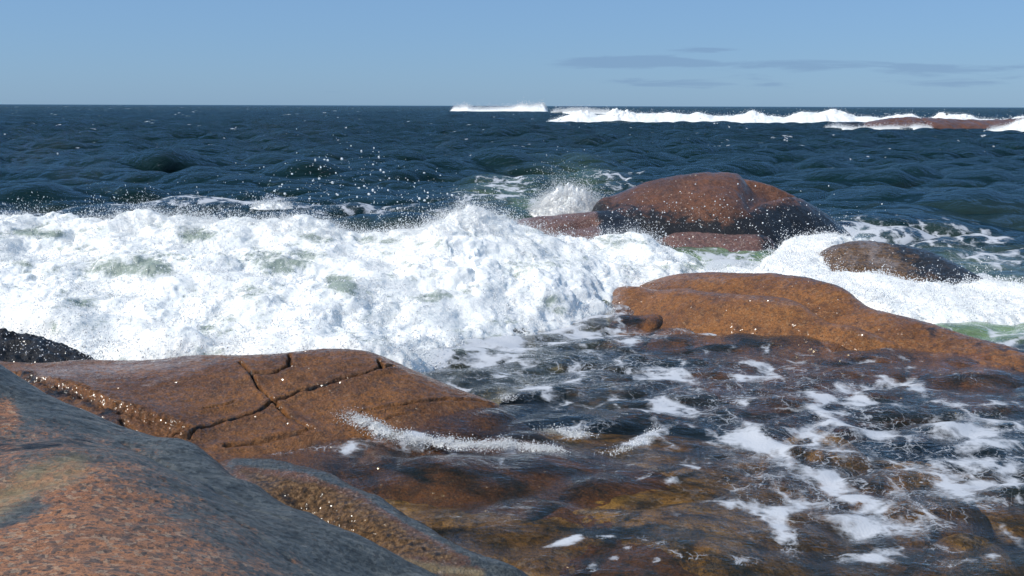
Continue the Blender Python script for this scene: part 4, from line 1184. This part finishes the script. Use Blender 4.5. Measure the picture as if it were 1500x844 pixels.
# ------------------------------------------------------------------ lapping foam on the slab
def lapping(name, label, poly, wd, hgt, n, zb=.02):
    pw = np.array([P(a, b, z=zb) for a, b in poly])
    t = np.concatenate([[0], np.cumsum(np.linalg.norm(np.diff(pw, axis=0), axis=1))])
    ts = np.arange(0, t[-1], .012); vs = np.linspace(-1, 1, 30)
    cx = np.interp(ts, t, pw[:, 0]); cy = np.interp(ts, t, pw[:, 1])
    ex, ey = np.gradient(cx), np.gradient(cy); ln = np.hypot(ex, ey); nx_, ny_ = -ey / ln, ex / ln
    TT, VV = np.meshgrid(ts, vs)
    wl = wd * (.55 + .9 * np.clip(fbm(ts * 2.2, ts * 0 + 3.1, None, 3) + .5, 0, 1.4))
    XX = cx[None] + nx_[None] * VV * wl[None]; YY = cy[None] + ny_[None] * VV * wl[None]
    pr_ = np.clip(1 - VV ** 2, 0, 1)
    hl = hgt * (.25 + 1.3 * np.clip(fbm(ts * 3.1 + 5, ts * 0 + 9.1, None, 3) + .35, 0, 1.5))
    g = np.maximum(sample_ground(XX, YY), -.0)
    ZZ = g + zb - .01 + hl[None] * pr_ * (1 + .6 * fbm(XX * 16, YY * 16, None, 4, mode='billow'))
    XX = XX + .02 * fbm(XX * 12, YY * 12, ZZ * 12, 3)
    endf = np.minimum(sstep(TT, 0, .25), sstep(-TT, -t[-1], -t[-1] + .25))
    cov = (.04 + .36 * pr_) * endf * (.7 + 1.0 * fbm(XX * 3, YY * 3, None, 3))
    V = np.stack([XX, YY, ZZ], -1)
    org = tuple(float(v) for v in (cx.mean(), cy.mean(), 0.0))
    o = make_mesh(name, V.reshape(-1, 3), grid_faces(len(ts), 30), M_foam_small, {'cover': cov, 'glimpse': .5 * (1 - pr_)}, org)
    tag(o, label, 'wave', 'little waves lapping in the pool')
    pk = (pr_ * hl[None] * endf).ravel() ** 1.5 + 1e-9
    k = rng.choice(XX.size, n, p=pk / pk.sum())
    A = V.reshape(-1, 3)[k] + np.stack([rng.normal(0, .02, n), rng.normal(0, .02, n), rng.gamma(1.0, .013, n)], 1)
    drops('spray', A, .0014 + .0042 * rng.random(n) ** 3, o, org, ico=False)['kind'] = 'stuff'


lapping('lapping_wave', 'thin line of sparkling foam lapping along the lower edge of the cracked slab', [(476, 632), (500, 630), (560, 641), (620, 650), (680, 656), (720, 660), (745, 655), (790, 662), (850, 668)], .085, .05, 16000)
lapping('lapping_wave', 'small foam crest curling in the pool right of the cracked slab', [(765, 634), (800, 632), (840, 640), (880, 636)], .06, .03, 2400)
lapping('lapping_wave', 'broken glassy foam ripple at the end of the lapping line', [(850, 668), (900, 664), (940, 650), (965, 632), (990, 640)], .04, .02, 1800)
lapping('lapping_wave', 'little ball of foam at the right tip of the cracked slab', [(728, 592), (745, 584), (768, 582)], .07, .04, 500)

# ------------------------------------------------------------------ drops flying over the sea
n = 330
u = rng.normal(0, 1, n); vpx = 500 + 85 * rng.normal(0, 1, n); vpy = 292 - np.abs(rng.normal(0, 38, n)) * np.exp(-((vpx - 480) / 150) ** 2) + rng.normal(0, 12, n)
pos = np.array([P(a, b, y=13.6 + 1.6 * rng.random()) for a, b in zip(vpx, vpy)])
rad = .0035 + .016 * rng.random(n) ** 5
n2 = 520
b2 = np.array([P(1000 + 110 * rng.normal(), 318 + 20 * rng.normal(), y=17.2 + .8 * rng.random()) for _ in range(n2)])
r2 = .004 + .012 * rng.random(n2) ** 4
n3 = 160
b3 = np.array([P(60 + 60 * rng.normal(), 505 + 14 * rng.normal(), y=9.2) for _ in range(n3)])
r3 = .003 + .006 * rng.random(n3) ** 3
sp = drops('flying_drops', np.concatenate([pos, b2, b3]), np.concatenate([rad, r2, r3]), ico=True)
tag(sp, 'loose drops of spray thrown up over the dark sea and boulder', 'spray', kind='stuff')
